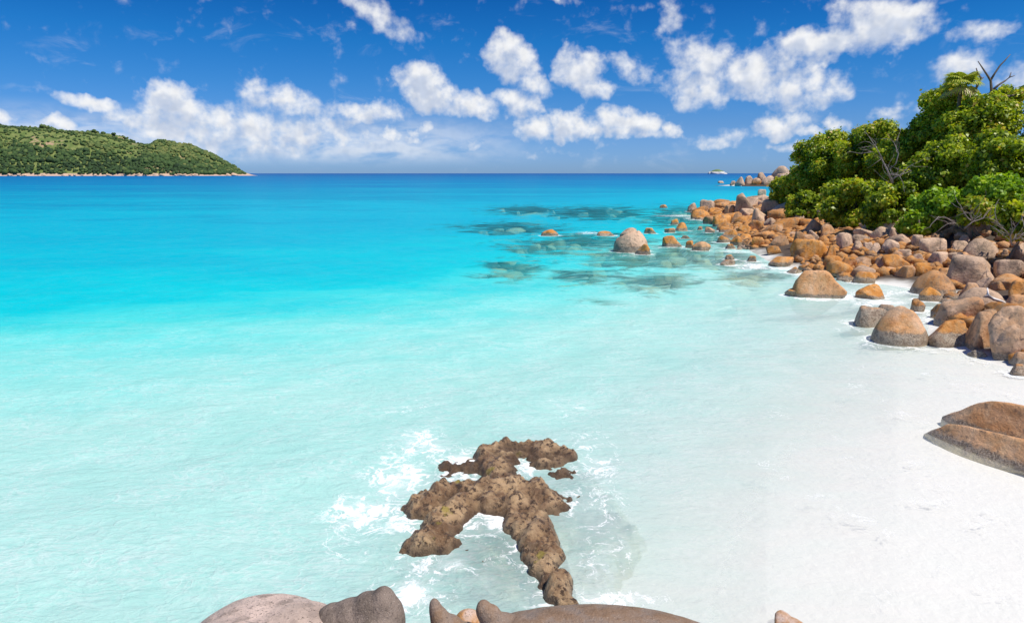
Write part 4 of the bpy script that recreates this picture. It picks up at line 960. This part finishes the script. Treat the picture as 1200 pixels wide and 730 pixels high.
# its woods
iv, if_ = ico(2); VV = []; FF = []; TT = []; off = 0; pr = random.Random(9)
n_tree = 0
while n_tree < 6500:
    x = pr.uniform(sx[1], sx[-1] - 4); v_ = pr.uniform(-.97, .25); px = x / D0 * F + 600
    g = noise.fractal(Vector((x * .008, v_ * 3, 4)), 1, 2, 4)
    pxv = px; high = v_ > -.55
    keep = 1.0
    if high and 60 < pxv < 200: keep = .30 + .5 * (g > .15)
    if high and pxv <= 60: keep = .6
    if pr.random() > keep: continue
    z = isl_h(x, v_); 
    if z < 3.0: continue
    r_ = pr.uniform(2.2, 4.6) * (1.0 if not high else .75) * (.8 + .4 * (g > 0))
    q = iv * (1 + rng.uniform(-.28, .28, (len(iv), 1))) * [r_, r_, r_ * pr.uniform(.75, 1.15)] + [x, isl_y(x, v_), z + r_ * .45]
    VV.append(q); FF.append(if_ + off); off += len(iv); TT.append(np.full(len(iv), min(1, max(0, pr.gauss(.40, .2) + .45 * g + (.2 if high else -.05))))); n_tree += 1
WD, N = new_mat('wood_canopy')
a_ = N.n('ShaderNodeAttribute', attribute_name='tone').outputs['Fac']; pos = N.n('ShaderNodeNewGeometry').outputs['Position']
c_ = N.ramp(a_, [(0, (.022, .05, .014)), (.45, (.05, .10, .022)), (.75, (.10, .15, .035)), (1, (.19, .21, .055))])
bmp = N.n('ShaderNodeBump', i={'Strength': 1.0, 'Distance': 1.5, 'Height': N.noise(pos, .9, 4)})
bs = N.n('ShaderNodeBsdfPrincipled', i={'Base Color': c_, 'Roughness': .9, 'Normal': bmp.outputs[0]}); N.n('ShaderNodeOutputMaterial', i={0: bs.outputs[0]})
wd = mesh_obj('hillside_forest', np.vstack(VV), np.vstack(FF), WD, smooth=False); fattr(wd, 'tone', np.concatenate(TT))
tag(wd, 'dense green woods covering the slopes of the island across the bay', 'forest', kind='stuff')
# its shore rocks
for i in range(64):
    px = pr.uniform(0, 296) if i > 6 else [40, 78, 82, 146, 262, 288, 294][i]
    x = (px - 600) / F * D0; zed = 1.2; y = isl_y(x, -1) + 6; w = pr.uniform(2.2, 5.5) if i > 6 else 6.5
    o = add_var(x, y, zed, w * 1.3, w, w * .6, 'island_rock', pr.uniform(0, .5), 0, 0)
    tag(o, 'pale pinkish rock on the shore of the island across the bay', 'rock', 'shore rocks of the island across the bay')

# tiny islet on the horizon
Di = 5200.0; rx = 10.5 / F * Di; cx = (836 - 600) / F * Di; VV = []
lm, N = new_mat('islet'); pos = N.n('ShaderNodeNewGeometry').outputs['Position']; spz = N.n('ShaderNodeSeparateXYZ', i={0: pos}).outputs[2]
nn = N.noise(pos, .03, 5, .6)
base = N.mix(N.sm(N.m('ADD', spz, N.lin(nn, 0, 1, -8, 8)), 12, 20), (.70, .66, .60), (.15, .22, .10))
bs = N.n('ShaderNodeBsdfPrincipled', i={'Base Color': base, 'Roughness': .95}); N.n('ShaderNodeOutputMaterial', i={0: bs.outputs[0]})
v, f = ico(4)
prof = np.array([noise.fractal(Vector(q) * 2.5, 1, 2, 5) for q in v])
q = v * (1 + .18 * prof)[:, None]; q = q * [rx, rx * .6, 33]; q[:, 2] = np.where(q[:, 2] > 0, q[:, 2] * (1 - .35 * np.abs(q[:, 0] / rx)), q[:, 2])
o = mesh_obj('distant_islet', q, f, lm, loc=(cx, Di, 1)); tag(o, 'tiny pale islet with a green cap on the horizon', 'islet', kind='structure')
